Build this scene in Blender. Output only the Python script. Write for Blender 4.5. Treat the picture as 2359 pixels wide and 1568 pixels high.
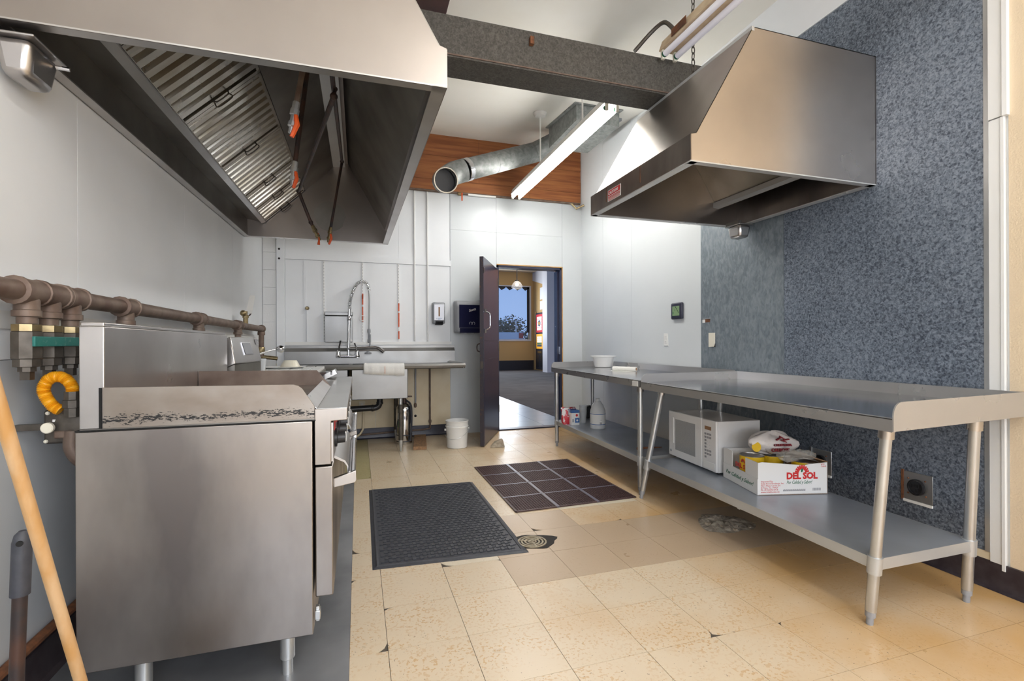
import bpy, bmesh, math, random
from mathutils import Vector, Matrix
random.seed(7)
for o in list(bpy.data.objects): bpy.data.objects.remove(o)
S = bpy.context.scene; C = S.collection
PI = math.pi
# ------------------------------------------------------------------ camera
F_PX, YAW, CAM_H, HOR, ROLL = 1116.0, 0.308, 1.1425, 791.6, 0.004
cam = bpy.data.cameras.new('camera'); cam.sensor_width = 36; cam.sensor_fit = 'HORIZONTAL'
cam.lens = F_PX/2359*36; cam.shift_y = (HOR-784)/2359; cam.clip_start = .02; cam.clip_end = 300
co = bpy.data.objects.new('camera', cam); C.objects.link(co)
co.matrix_world = Matrix.Translation((0,0,CAM_H)) @ Matrix.Rotation(-YAW,4,'Z') @ Matrix.Rotation(PI/2,4,'X') @ Matrix.Rotation(-ROLL,4,'Z')
S.camera = co
# ------------------------------------------------------------------ colour management
vs = S.view_settings; vs.view_transform = 'Standard'; vs.look = 'None'; vs.gamma = 1; vs.exposure = 0.16; vs.use_curve_mapping = False
# ------------------------------------------------------------------ sky
w = bpy.data.worlds.new('sky'); S.world = w; w.use_nodes = True
nt = w.node_tree; nt.nodes.clear()
wo = nt.nodes.new('ShaderNodeOutputWorld'); bg = nt.nodes.new('ShaderNodeBackground')
tc = nt.nodes.new('ShaderNodeTexCoord'); sp = nt.nodes.new('ShaderNodeSeparateXYZ'); rp = nt.nodes.new('ShaderNodeValToRGB')
nt.links.new(tc.outputs['Generated'], sp.inputs[0]); nt.links.new(sp.outputs['Z'], rp.inputs[0])
rp.color_ramp.elements[0].position = 0.0; rp.color_ramp.elements[0].color = (.30,.46,.80,1)
rp.color_ramp.elements[1].position = .5; rp.color_ramp.elements[1].color = (.10,.22,.55,1)
nt.links.new(rp.outputs[0], bg.inputs[0]); bg.inputs[1].default_value = 1.0
nt.links.new(bg.outputs[0], wo.inputs[0])
# ------------------------------------------------------------------ large lights (added rear fill; dining window daylight and lamps)
def area(name, loc, rot, sx, sy, power, col):
    l = bpy.data.lights.new(name, 'AREA'); l.shape = 'RECTANGLE'; l.size = sx; l.size_y = sy; l.energy = power; l.color = col
    o = bpy.data.objects.new(name, l); C.objects.link(o); o.location = loc; o.rotation_euler = rot
    return o
area('rear_fill', (.9,-2.46,1.75), (PI/2,0,0), 3.4, 2.0, 120, (.96,.975,1))  # unseen fill light added behind the camera, set at the rear window
area('dining_window_daylight', (5.0,19.7,2.4), (-PI/2,0,0), 3.0, 2.2, 170, (.86,.93,1))
area('dining_ceiling_lamp', (4.5,11.0,3.9), (0,0,0), 3.0, 5.0, 170, (1,.9,.78))
# ------------------------------------------------------------------ where a line of sight meets a wall, floor or shelf plane
_c,_s = math.cos(YAW), math.sin(YAW)
def ray(u,v):
    du,dv = u-1179.5, v-784
    a = (math.cos(ROLL)*du-math.sin(ROLL)*dv)/F_PX; b = -(784+math.sin(ROLL)*du+math.cos(ROLL)*dv-HOR)/F_PX
    return (_s+a*_c, _c-a*_s, b)
def onZ(u,v,Z=0): r=ray(u,v); t=(Z-CAM_H)/r[2]; return Vector((r[0]*t,r[1]*t,Z))
def onX(u,v,X): r=ray(u,v); t=X/r[0]; return Vector((X,r[1]*t,CAM_H+r[2]*t))
def onY(u,v,Y): r=ray(u,v); t=Y/r[1]; return Vector((r[0]*t,Y,CAM_H+r[2]*t))
RX0, RK = 2.80, .034          # the right wall: X = RX0 + RK*(Y-1.4)
def rwx(Y): return RX0+RK*(Y-1.4)
def onRW(u,v,n=0): r=ray(u,v); t=(RX0-n-1.4*RK)/(r[0]-RK*r[1]); return Vector((r[0]*t,r[1]*t,CAM_H+r[2]*t))
RANG = -math.atan(RK)
RWM = Matrix.Translation((RX0-1.4*RK,0,0)) @ Matrix.Rotation(RANG,4,'Z')   # local x: out of wall (negative = into room), y: along wall
def rwt(Y): return Y/math.cos(RANG)
# ------------------------------------------------------------------ mesh builder
class MB:
    def __init__(s, M=None): s.v=[]; s.f=[]; s.M=M
    def add(s, vs, fs):
        o=len(s.v)
        for p in vs:
            p=Vector(p); s.v.append(s.M@p if s.M else p)
        s.f += [tuple(i+o for i in f) for f in fs]; return s
    def box(s,x0,x1,y0,y1,z0,z1):
        return s.add([(x0,y0,z0),(x1,y0,z0),(x1,y1,z0),(x0,y1,z0),(x0,y0,z1),(x1,y0,z1),(x1,y1,z1),(x0,y1,z1)],
            [(0,3,2,1),(4,5,6,7),(0,1,5,4),(1,2,6,5),(2,3,7,6),(3,0,4,7)])
    def hexa(s,b,t):   # two quads, bottom & top
        return s.add(list(b)+list(t),[(0,3,2,1),(4,5,6,7),(0,1,5,4),(1,2,6,5),(2,3,7,6),(3,0,4,7)])
    def prism(s,pts,axis,a,b):
        n=len(pts)
        def m(p,k): return {'x':(k,p[0],p[1]),'y':(p[0],k,p[1]),'z':(p[0],p[1],k)}[axis]
        vs=[m(p,a) for p in pts]+[m(p,b) for p in pts]
        return s.add(vs,[tuple(range(n))[::-1],tuple(range(n,2*n))]+[(i,(i+1)%n,n+(i+1)%n,n+i) for i in range(n)])
    def plate(s,pts,t):  # planar polygon thickened along its normal
        pts=[Vector(p) for p in pts]; nn=Vector((0,0,0))
        for i in range(len(pts)): nn+= (pts[i]-pts[0]).cross(pts[(i+1)%len(pts)]-pts[0])
        nn=nn.normalized()*t; n=len(pts)
        return s.add(pts+[p+nn for p in pts],[tuple(range(n))[::-1],tuple(range(n,2*n))]+[(i,(i+1)%n,n+(i+1)%n,n+i) for i in range(n)])
    def tube(s,path,r,n=10,caps=True,closed=False):
        path=[Vector(p) for p in path]; L=len(path); rr=r if isinstance(r,(list,tuple)) else [r]*L
        T=[]
        for i in range(L):
            if closed: d=path[(i+1)%L]-path[i-1]
            else: d=path[min(i+1,L-1)]-path[max(i-1,0)]
            T.append(d.normalized() if d.length>1e-9 else Vector((0,0,1)))
        up=Vector((0,0,1)) if abs(T[0].z)<.9 else Vector((1,0,0))
        N=(up-T[0]*up.dot(T[0])).normalized(); vs=[]
        for i in range(L):
            N=(N-T[i]*N.dot(T[i])).normalized(); B=T[i].cross(N)
            for k in range(n):
                a=2*PI*k/n; vs.append(path[i]+(N*math.cos(a)+B*math.sin(a))*rr[i])
        fs=[]
        for i in range(L if closed else L-1):
            j=(i+1)%L
            for k in range(n): fs.append((i*n+k,i*n+(k+1)%n,j*n+(k+1)%n,j*n+k))
        if caps and not closed: fs+=[tuple(range(n))[::-1],tuple(range((L-1)*n,L*n))]
        return s.add(vs,fs)
    def cyl(s,p0,p1,r0,r1=None,n=16): return s.tube([p0,p1],[r0,r0 if r1 is None else r1],n)
    def lathe(s,prof,c=(0,0,0),d=(0,0,1),n=20,ring=False):   # prof: (radius, height) along axis d
        d=Vector(d).normalized(); c=Vector(c); q=Vector((0,0,1)).rotation_difference(d)
        vs=[]; L=len(prof)
        for r,h in prof:
            for k in range(n):
                a=2*PI*k/n; vs.append(c+q@Vector((max(r,1e-5)*math.cos(a),max(r,1e-5)*math.sin(a),h)))
        fs=[(i*n+k,i*n+(k+1)%n,(i+1)*n+(k+1)%n,(i+1)*n+k) for i in range(L-1) for k in range(n)]
        if ring: fs+=[((L-1)*n+k,(L-1)*n+(k+1)%n,(k+1)%n,k) for k in range(n)]
        else: fs+=[tuple(range(n))[::-1],tuple(range((L-1)*n,L*n))]
        return s.add(vs,fs)
    def ball(s,c,r,n=12,sc=(1,1,1)):
        c=Vector(c); vs=[];fs=[];m=n//2
        for i in range(m+1):
            t=PI*i/m
            for k in range(n):
                a=2*PI*k/n; vs.append(c+Vector((r*sc[0]*max(math.sin(t),1e-4)*math.cos(a),r*sc[1]*max(math.sin(t),1e-4)*math.sin(a),r*sc[2]*math.cos(t))))
        for i in range(m):
            for k in range(n): fs.append((i*n+k,i*n+(k+1)%n,(i+1)*n+(k+1)%n,(i+1)*n+k))
        return s.add(vs,fs)
    def build(s,name,mat,parent=None,smooth=True,bevel=0,origin=None,ang=35):
        root=parent
        while root is not None and root.parent is not None: root=root.parent
        if root is not None: L=Vector(root['_o']) if '_o' in root else Vector((0,0,0))
        elif origin is not None: L=Vector(origin)
        else:
            xs=[p.x for p in s.v]; ys=[p.y for p in s.v]; L=Vector(((min(xs)+max(xs))/2,(min(ys)+max(ys))/2,min(p.z for p in s.v)))
        me=bpy.data.meshes.new(name); me.from_pydata([tuple(p-L) for p in s.v],[],s.f)
        bm=bmesh.new(); bm.from_mesh(me); bmesh.ops.recalc_face_normals(bm,faces=bm.faces); bm.to_mesh(me); bm.free()
        me.materials.append(MT[mat] if isinstance(mat,str) else mat)
        if smooth:
            me.polygons.foreach_set('use_smooth',[True]*len(me.polygons)); me.set_sharp_from_angle(angle=math.radians(ang))
        o=bpy.data.objects.new(name,me); C.objects.link(o)
        if parent is not None: o.parent=parent
        else: o.location=L; o['_o']=tuple(L)
        if bevel:
            b=o.modifiers.new('b','BEVEL'); b.width=bevel; b.segments=2; b.limit_method='ANGLE'; b.angle_limit=math.radians(40); b.harden_normals=False
        return o
def tag(o,label=None,cat=None,group=None,kind=None):
    if label: o['label']=label
    if cat: o['category']=cat
    if group: o['group']=group
    if kind: o['kind']=kind
    return o
def thing(name,label,cat,loc,group=None,rot=None):
    o=bpy.data.objects.new(name,None); o.empty_display_size=.05; C.objects.link(o); o.location=loc
    if rot is not None: o.rotation_euler=(0,0,rot); o['_o']=(0,0,0)
    else: o['_o']=tuple(loc)
    return tag(o,label,cat,group)
def struct(o): o['kind']='structure'; return o
def sroot(name,loc=(0,0,0)):
    o=bpy.data.objects.new(name,None); o.empty_display_size=.05; C.objects.link(o); o.location=loc; o['_o']=tuple(loc); o['kind']='structure'; return o
def copy_tree(o,parent=None):
    c=o.copy(); C.objects.link(c); c.parent=parent
    for ch in list(o.children): copy_tree(ch,c)
    return c
def lettering(txt,size,M,mat,parent,name='lettering',shear=0,ext=.0004,align='LEFT',bold=0,space=1.0,sx=1.0,fit=None):
    cu=bpy.data.curves.new('t','FONT'); cu.body=txt; cu.size=size; cu.extrude=ext; cu.shear=shear; cu.align_x=align; cu.offset=bold; cu.space_character=space; cu.resolution_u=2
    t=bpy.data.objects.new('t',cu); C.objects.link(t); bpy.context.view_layer.update()
    me=bpy.data.meshes.new_from_object(t.evaluated_get(bpy.context.evaluated_depsgraph_get())); bpy.data.objects.remove(t); bpy.data.curves.remove(cu)
    if fit:
        xs=[v.co.x for v in me.vertices]; sx=fit/(max(xs)-min(xs))
    root=parent
    while root.parent is not None: root=root.parent
    L=Vector(root['_o']) if '_o' in root else Vector((0,0,0))
    me.transform(Matrix.Translation(-L)@M@Matrix.Diagonal((sx,1,1,1))); me.materials.clear(); me.materials.append(MT[mat])
    o=bpy.data.objects.new(name,me); C.objects.link(o); o.parent=parent
    return o
def frame(o,x,y):   # matrix with origin o, x axis, y axis (z = x cross y)
    x=Vector(x).normalized(); y=Vector(y); y=(y-x*y.dot(x)).normalized(); z=x.cross(y); m=Matrix.Identity(4)
    for i in range(3): m[i][0]=x[i]; m[i][1]=y[i]; m[i][2]=z[i]; m[i][3]=o[i]
    return m
def arc(c,r,a0,a1,n,ax=(1,0,0),ay=(0,0,1)):
    c=Vector(c); ax=Vector(ax); ay=Vector(ay)
    return [c+ax*(r*math.cos(a0+(a1-a0)*i/n))+ay*(r*math.sin(a0+(a1-a0)*i/n)) for i in range(n+1)]
def smoothpath(pts,n=8):
    pts=[Vector(p) for p in pts]; out=[]
    P=[2*pts[0]-pts[1]]+pts+[2*pts[-1]-pts[-2]]
    for i in range(1,len(P)-2):
        for k in range(n):
            t=k/n; a,b,c_,d=P[i-1],P[i],P[i+1],P[i+2]
            out.append(.5*((2*b)+(c_-a)*t+(2*a-5*b+4*c_-d)*t*t+(3*b-a-3*c_+d)*t**3))
    return out+[pts[-1]]
# ------------------------------------------------------------------ materials
MT={}
def new_mat(name):
    m=bpy.data.materials.new(name); m.use_nodes=True; n=m.node_tree; b=n.nodes['Principled BSDF']; MT[name]=m; return m,n,b
def rgb(c): return (c[0],c[1],c[2],1)
def mat(name,col,rough=.5,metal=0,col2=None,scale=6,detail=4,lo=.35,hi=.65,bump=0,bscale=40,stretch=None,rvar=0,alpha=1,trans=0,emit=None,estr=0,spec=.5,coat=0,sub=0,ior=1.45):
    m,n,b=new_mat(name); N=n.nodes.new; Lk=n.links.new
    b.inputs['Base Color'].default_value=rgb(col); b.inputs['Roughness'].default_value=rough; b.inputs['Metallic'].default_value=metal
    b.inputs['Specular IOR Level'].default_value=spec; b.inputs['Coat Weight'].default_value=coat; b.inputs['IOR'].default_value=ior
    b.inputs['Transmission Weight'].default_value=trans; b.inputs['Alpha'].default_value=alpha
    if emit: b.inputs['Emission Color'].default_value=rgb(emit); b.inputs['Emission Strength'].default_value=estr
    if col2 or rvar or bump:
        g=N('ShaderNodeNewGeometry'); mp=N('ShaderNodeMapping'); Lk(g.outputs['Position'],mp.inputs[0])
        if stretch: mp.inputs['Scale'].default_value=stretch
    if col2 or rvar:
        t=N('ShaderNodeTexNoise'); t.inputs['Scale'].default_value=scale; t.inputs['Detail'].default_value=detail; Lk(mp.outputs[0],t.inputs['Vector'])
        r=N('ShaderNodeMapRange'); r.inputs[1].default_value=lo; r.inputs[2].default_value=hi; Lk(t.outputs['Fac'],r.inputs[0])
        if col2:
            x=N('ShaderNodeMix'); x.data_type='RGBA'; x.inputs[6].default_value=rgb(col); x.inputs[7].default_value=rgb(col2)
            Lk(r.outputs[0],x.inputs[0]); Lk(x.outputs[2],b.inputs['Base Color'])
        if rvar:
            q=N('ShaderNodeMapRange'); q.inputs[3].default_value=rough-rvar; q.inputs[4].default_value=rough+rvar; Lk(r.outputs[0],q.inputs[0]); Lk(q.outputs[0],b.inputs['Roughness'])
    if bump:
        t2=N('ShaderNodeTexNoise'); t2.inputs['Scale'].default_value=bscale; t2.inputs['Detail'].default_value=3; Lk(mp.outputs[0],t2.inputs['Vector'])
        bp=N('ShaderNodeBump'); bp.inputs['Strength'].default_value=bump; bp.inputs['Distance'].default_value=.01; Lk(t2.outputs['Fac'],bp.inputs['Height']); Lk(bp.outputs[0],b.inputs['Normal'])
    return m
mat('white_wall',(.84,.86,.88),.42,col2=(.79,.81,.83),scale=1.6,bump=.03,bscale=12)
mat('grey_wall',(.58,.61,.64),.4,col2=(.50,.525,.55),scale=2,bump=.03)
mat('blue_white',(.66,.69,.705),.38,col2=(.625,.655,.67),scale=1.2)
mat('cream_under',(.78,.69,.51),.5,col2=(.68,.57,.38),scale=3)
mat('cream_wall',(.76,.62,.44),.6,col2=(.73,.59,.41),scale=2,bump=.25,bscale=120)
mat('ceiling_paint',(.85,.83,.77),.55,col2=(.78,.74,.64),scale=1.1,lo=.45,hi=.8)
mat('white_trim',(.80,.80,.78),.35)
mat('block',(.76,.765,.765),.5,bump=.12,bscale=50)
mat('navy_base',(.022,.024,.045),.35,col2=(.04,.04,.06),scale=9)
mat('black_base',(.03,.022,.026),.35,col2=(.05,.04,.045),scale=20)
mat('dark_gap',(.025,.022,.02),.8)
mat('grout',(.09,.075,.06),.8)
# cedar boards
mat('cedar',(.20,.06,.017),.55,col2=(.34,.125,.038),scale=3,detail=6,stretch=(.6,1,9))
mat('dark_beam',(.085,.035,.03),.6,col2=(.05,.02,.02),scale=5,stretch=(1,1,6))
# stainless
def steel(name,col,rough,col2,scale=2.5,stretch=None,rvar=.035,lo=.3,hi=.7,metal=1): mat(name,col,rough,metal,col2=col2,scale=scale,stretch=stretch,rvar=rvar,lo=lo,hi=hi,detail=5)
steel('steel',(.60,.585,.57),.30,(.46,.44,.43))
steel('steel_hood',(.33,.295,.27),.36,(.255,.225,.205),scale=1.4)
steel('steel_canopy',(.62,.565,.52),.3,(.47,.425,.39),scale=1.6)
steel('steel_range',(.44,.405,.375),.33,(.235,.212,.202),scale=3.2,stretch=(1,1,.45),lo=.36,hi=.66)
steel('steel_table',(.56,.56,.58),.15,(.46,.46,.48),scale=2,rvar=.03)
steel('steel_dark',(.34,.325,.30),.40,(.20,.185,.165),scale=2.5)
steel('steel_filter',(.52,.50,.45),.28,(.34,.30,.23),scale=4)
steel('steel_sink',(.33,.33,.325),.38,(.27,.265,.255),scale=3,metal=.8)
steel('griddle_splash',(.33,.30,.27),.42,(.23,.19,.155),scale=5,stretch=(1,1,1.6),metal=.75)
steel('burnt_steel',(.17,.13,.105),.45,(.09,.062,.05),scale=7,metal=.6)
steel('ledge_steel',(.62,.63,.63),.3,(.54,.55,.55),metal=.45)  # lighter steel with bright reflections put into the colour
steel('cabinet_steel',(.27,.27,.268),.36,(.23,.23,.225),scale=3,metal=.8)
steel('chrome',(.75,.75,.77),.10,(.6,.6,.62))
steel('zinc_pipe',(.60,.62,.63),.3,(.54,.555,.56),scale=8,metal=.8,rvar=.02)
steel('zinc_shelf',(.46,.50,.56),.34,(.38,.42,.47),scale=3,metal=.55)
steel('skirt',(.58,.60,.61),.34,(.52,.54,.55),metal=.55,rvar=.02)
steel('floor_sheet',(.40,.415,.44),.38,(.24,.25,.27),scale=3,metal=.6)
steel('brass',(.40,.32,.18),.42,(.26,.20,.11),scale=30)
steel('gunmetal',(.13,.115,.098),.5,(.075,.065,.055),scale=25,metal=.6)
mat('rust_pipe',(.13,.085,.065),.55,.35,col2=(.20,.15,.12),scale=14)
mat('rust',(.22,.085,.035),.8,col2=(.10,.045,.025),scale=30)
mat('black_iron',(.03,.025,.026),.5,.2,col2=(.07,.035,.025),scale=16)
mat('black_rubber',(.034,.037,.048),.5,col2=(.05,.053,.065),scale=40)
mat('brown_rubber',(.062,.031,.031),.5,col2=(.08,.044,.042),scale=30)
mat('black_plastic',(.02,.02,.022),.35)
mat('gasket',(.006,.006,.006),.8)
mat('navy_door',(.022,.024,.05),.24,col2=(.04,.042,.07),scale=4,stretch=(1,1,.4))
mat('door_edge',(.035,.03,.04),.4,col2=(.10,.055,.03),scale=40,lo=.6,hi=.72)
mat('pine',(.55,.33,.12),.5,col2=(.42,.22,.07),scale=12)
mat('handle_wood',(.56,.37,.20),.45,col2=(.48,.26,.09),scale=9,stretch=(3,3,.7))
mat('plank_wood',(.20,.12,.07),.7,col2=(.34,.19,.09),scale=12,stretch=(4,1,4))
mat('white_plastic',(.80,.80,.78),.35)
mat('white_enamel',(.80,.80,.80),.25)
mat('clear_plastic',(.85,.88,.9),.2,alpha=.4)
mat('milky_plastic',(.74,.76,.77),.3,alpha=.85)
mat('paper',(.80,.79,.75),.7)
mat('cloth',(.80,.79,.76),.85,bump=.3,bscale=160)
mat('ivory',(.78,.74,.62),.4)
mat('orange',(.65,.09,.015),.45)
mat('red',(.55,.02,.02),.45)
mat('yellow_hose',(.80,.36,.01),.4)
mat('teal',(.02,.16,.14),.45,col2=(.12,.24,.2),scale=60,lo=.55,hi=.7)
mat('grey_plastic',(.30,.31,.33),.4)
mat('silver_plastic',(.55,.56,.6),.35,.3)
mat('dark_blue_plastic',(.015,.016,.05),.12)
mat('lcd',(.20,.30,.16),.3)
mat('blue_print',(.05,.14,.36),.5)
mat('green_print',(.02,.16,.08),.5)
mat('red_print',(.60,.03,.03),.5)
mat('maroon_print',(.22,.01,.02),.5)
mat('grey_print',(.30,.30,.32),.6)
mat('yellow_label',(.85,.55,.02),.4)
mat('carton_white',(.76,.76,.75),.6)
mat('kraft',(.30,.17,.09),.8)
mat('bag_white',(.78,.74,.72),.35,bump=.3,bscale=30)
mat('film',(.6,.58,.52),.12,alpha=.28)
mat('glass',(1,1,1),.03,alpha=.12)
mat('oven_window',(.35,.36,.37),.2,col2=(.30,.31,.32),scale=200)
mat('tube_light',(1,1,1),.4,emit=(1,.985,.95),estr=47)
mat('tube_off',(.84,.83,.88),.3,emit=(.9,.88,1),estr=.12)  # unlit tubes with a faint glow put into the material
mat('fixture_paint',(.60,.45,.28),.5,col2=(.70,.56,.38),scale=18)
mat('fixture_white',(.78,.76,.72),.4)
mat('green_cap',(.01,.12,.06),.4)
mat('concrete',(.42,.36,.28),.9,col2=(.28,.23,.17),scale=30,bump=.5)
mat('debris',(.18,.15,.125),.95,col2=(.42,.38,.31),scale=28,bump=.8,bscale=60)
mat('pvc_black',(.02,.021,.024),.3)
mat('label_white',(.78,.78,.76),.5)

def soot(name,base,base2,z0):
    m=MT[base]; m2=m.copy(); m2.name=name; MT[name]=m2; n=m2.node_tree; N=n.nodes.new; L=n.links.new; b=n.nodes['Principled BSDF']
    g=N('ShaderNodeNewGeometry'); sp=N('ShaderNodeSeparateXYZ'); L(g.outputs['Position'],sp.inputs[0])
    lf=N('ShaderNodeTexNoise'); lf.inputs['Scale'].default_value=5; L(g.outputs['Position'],lf.inputs['Vector'])
    a=N('ShaderNodeMath'); a.operation='MULTIPLY_ADD'; a.inputs[1].default_value=-.05; a.inputs[2].default_value=-z0+.025; L(lf.outputs['Fac'],a.inputs[0])
    d=N('ShaderNodeMath'); d.operation='ADD'; L(sp.outputs['Z'],d.inputs[0]); L(a.outputs[0],d.inputs[1])
    ab=N('ShaderNodeMath'); ab.operation='ABSOLUTE'; L(d.outputs[0],ab.inputs[0])
    band=N('ShaderNodeMapRange'); band.inputs[1].default_value=.0; band.inputs[2].default_value=.034; band.inputs[3].default_value=.16; band.inputs[4].default_value=-.2; L(ab.outputs[0],band.inputs[0])
    mp=N('ShaderNodeMapping'); mp.inputs['Scale'].default_value=(.55,1,1.6); L(g.outputs['Position'],mp.inputs[0])
    f=N('ShaderNodeTexNoise'); f.inputs['Scale'].default_value=150; f.inputs['Detail'].default_value=5; f.inputs['Roughness'].default_value=.65; L(mp.outputs[0],f.inputs['Vector'])
    s2=N('ShaderNodeMath'); s2.operation='ADD'; L(f.outputs['Fac'],s2.inputs[0]); L(band.outputs[0],s2.inputs[1])
    th=N('ShaderNodeMapRange'); th.inputs[1].default_value=.605; th.inputs[2].default_value=.63; L(s2.outputs[0],th.inputs[0])
    old=b.inputs['Base Color'].links[0].from_socket
    x=N('ShaderNodeMix'); x.data_type='RGBA'; x.inputs[7].default_value=(.012,.011,.011,1); L(th.outputs[0],x.inputs[0]); L(old,x.inputs[6]); L(x.outputs[2],b.inputs['Base Color'])
    q=N('ShaderNodeMapRange'); q.inputs[3].default_value=.7; q.inputs[4].default_value=0; L(th.outputs[0],q.inputs[0]); L(q.outputs[0],b.inputs['Metallic'])
soot('soot_splash','griddle_splash',None,.917)
mat('drain_iron',(.36,.31,.21),.5,col2=(.24,.19,.12),scale=40)
mat('stripe',(.75,.38,.25),.8)
steel('steel_apron',(.50,.495,.49),.28,(.46,.455,.45),metal=.65,rvar=.015)
# ------------------------------------------------------------------ surface materials with their own patterns
def galv(name,dark,light,scale,rough,metal,stretch=(1,1,1),streak=0):
    m,n,b=new_mat(name); N=n.nodes.new; L=n.links.new
    g=N('ShaderNodeNewGeometry'); mp=N('ShaderNodeMapping'); mp.inputs['Scale'].default_value=stretch; L(g.outputs['Position'],mp.inputs[0])
    t=N('ShaderNodeTexNoise'); t.inputs['Scale'].default_value=scale*.5; t.inputs['Detail'].default_value=3; t.inputs['Roughness'].default_value=.6; t.inputs['Distortion'].default_value=.9; L(mp.outputs[0],t.inputs['Vector'])
    v=N('ShaderNodeTexVoronoi'); v.inputs['Scale'].default_value=scale; L(mp.outputs[0],v.inputs['Vector'])
    mm=N('ShaderNodeMix'); mm.data_type='RGBA'; mm.inputs[0].default_value=.22; L(t.outputs['Fac'],mm.inputs[6]); L(v.outputs['Color'],mm.inputs[7])
    bw=N('ShaderNodeRGBToBW'); L(mm.outputs[2],bw.inputs[0])
    t2=N('ShaderNodeTexNoise'); t2.inputs['Scale'].default_value=1.3; t2.inputs['Detail'].default_value=4; L(g.outputs['Position'],t2.inputs['Vector'])
    a=N('ShaderNodeMath'); a.operation='ADD'; L(bw.outputs[0],a.inputs[0])
    s=N('ShaderNodeMath'); s.operation='MULTIPLY_ADD'; s.inputs[1].default_value=.35; s.inputs[2].default_value=-.18; L(t2.outputs['Fac'],s.inputs[0]); L(s.outputs[0],a.inputs[1])
    r=N('ShaderNodeValToRGB'); r.color_ramp.elements[0].position=.36; r.color_ramp.elements[0].color=rgb(dark); r.color_ramp.elements[1].position=.66; r.color_ramp.elements[1].color=rgb(light); L(a.outputs[0],r.inputs[0])
    L(r.outputs[0],b.inputs['Base Color']); b.inputs['Metallic'].default_value=metal; b.inputs['Roughness'].default_value=rough
galv('spangle',(.052,.068,.095),(.26,.305,.37),125,.5,.3)
galv('spangle_old',(.15,.18,.205),(.255,.295,.33),60,.45,.3,(1,1,.5))
galv('duct_metal',(.062,.057,.050),(.128,.12,.106),120,.55,.3)
galv('flue_metal',(.15,.16,.155),(.26,.27,.26),30,.5,.2)
def vinyl(name,base,fleck,warm,dark,fl=.56,warmx=True):
    m,n,b=new_mat(name); N=n.nodes.new; L=n.links.new
    g=N('ShaderNodeNewGeometry'); oi=N('ShaderNodeObjectInfo'); mp=N('ShaderNodeMapping'); L(g.outputs['Position'],mp.inputs[0])
    rr=N('ShaderNodeVectorMath'); rr.operation='SCALE'; rr.inputs[0].default_value=(0,0,7); L(oi.outputs['Random'],rr.inputs['Scale']); L(rr.outputs[0],mp.inputs['Location'])
    def noise(sc,det,st=None):
        t=N('ShaderNodeTexNoise'); t.inputs['Scale'].default_value=sc; t.inputs['Detail'].default_value=det; L(mp.outputs[0],t.inputs['Vector']); return t.outputs['Fac']
    def step(src,lo,hi,a=0,c=1):
        q=N('ShaderNodeMapRange'); q.inputs[1].default_value=lo; q.inputs[2].default_value=hi; q.inputs[3].default_value=a; q.inputs[4].default_value=c; L(src,q.inputs[0]); return q.outputs[0]
    def mix(f,a,c):
        x=N('ShaderNodeMix'); x.data_type='RGBA'
        for k,val in ((0,f),(6,a),(7,c)):
            if isinstance(val,tuple): x.inputs[k].default_value=rgb(val)
            else: L(val,x.inputs[k])
        return x.outputs[2]
    def mul(a,c):
        x=N('ShaderNodeMath'); x.operation='MULTIPLY'
        L(a,x.inputs[0])
        if isinstance(c,float): x.inputs[1].default_value=c
        else: L(c,x.inputs[1])
        return x.outputs[0]
    sp=N('ShaderNodeSeparateXYZ'); L(g.outputs['Position'],sp.inputs[0])
    tint=step(oi.outputs['Random'],0,1,0,.35)
    col=mix(tint,base,tuple(x*.9 for x in base))
    if warmx:
        wn=N('ShaderNodeTexNoise'); wn.inputs['Scale'].default_value=1.7; wn.inputs['Detail'].default_value=4; L(g.outputs['Position'],wn.inputs['Vector'])
        ax=N('ShaderNodeMath'); ax.operation='MULTIPLY_ADD'; ax.inputs[1].default_value=.46; ax.inputs[2].default_value=-.66; L(sp.outputs['X'],ax.inputs[0])
        ad=N('ShaderNodeMath'); ad.operation='ADD'; L(ax.outputs[0],ad.inputs[0]); L(step(wn.outputs['Fac'],.3,.7,-.15,.55),ad.inputs[1])
        cl=N('ShaderNodeClamp'); L(ad.outputs[0],cl.inputs[0]); cl.inputs[2].default_value=.75
        col=mix(cl.outputs[0],col,warm)
    big=step(noise(6,3),.36,.62)
    f1=mul(step(noise(78,2),fl,fl+.05),mul(big,.8)); col=mix(f1,col,fleck)
    f2=mul(step(noise(120,2),.70,.73),.7); col=mix(f2,col,dark)
    L(col,b.inputs['Base Color'])
    rv=step(noise(5,3),.25,.75,.27,.37); L(rv,b.inputs['Roughness']); b.inputs['Specular IOR Level'].default_value=.5
vinyl('vinyl_tile',(.69,.575,.42),(.55,.345,.155),(.52,.275,.055),(.12,.07,.035),fl=.555)
vinyl('vinyl_tan',(.49,.37,.25),(.44,.32,.205),(.45,.33,.2),(.30,.21,.13),fl=.62,warmx=False)
vinyl('vinyl_white',(.74,.66,.52),(.66,.55,.38),(.6,.45,.2),(.3,.2,.1),fl=.6,warmx=False)
vinyl('vinyl_green',(.43,.38,.20),(.34,.28,.12),(.4,.3,.1),(.15,.1,.05),warmx=False)
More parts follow.
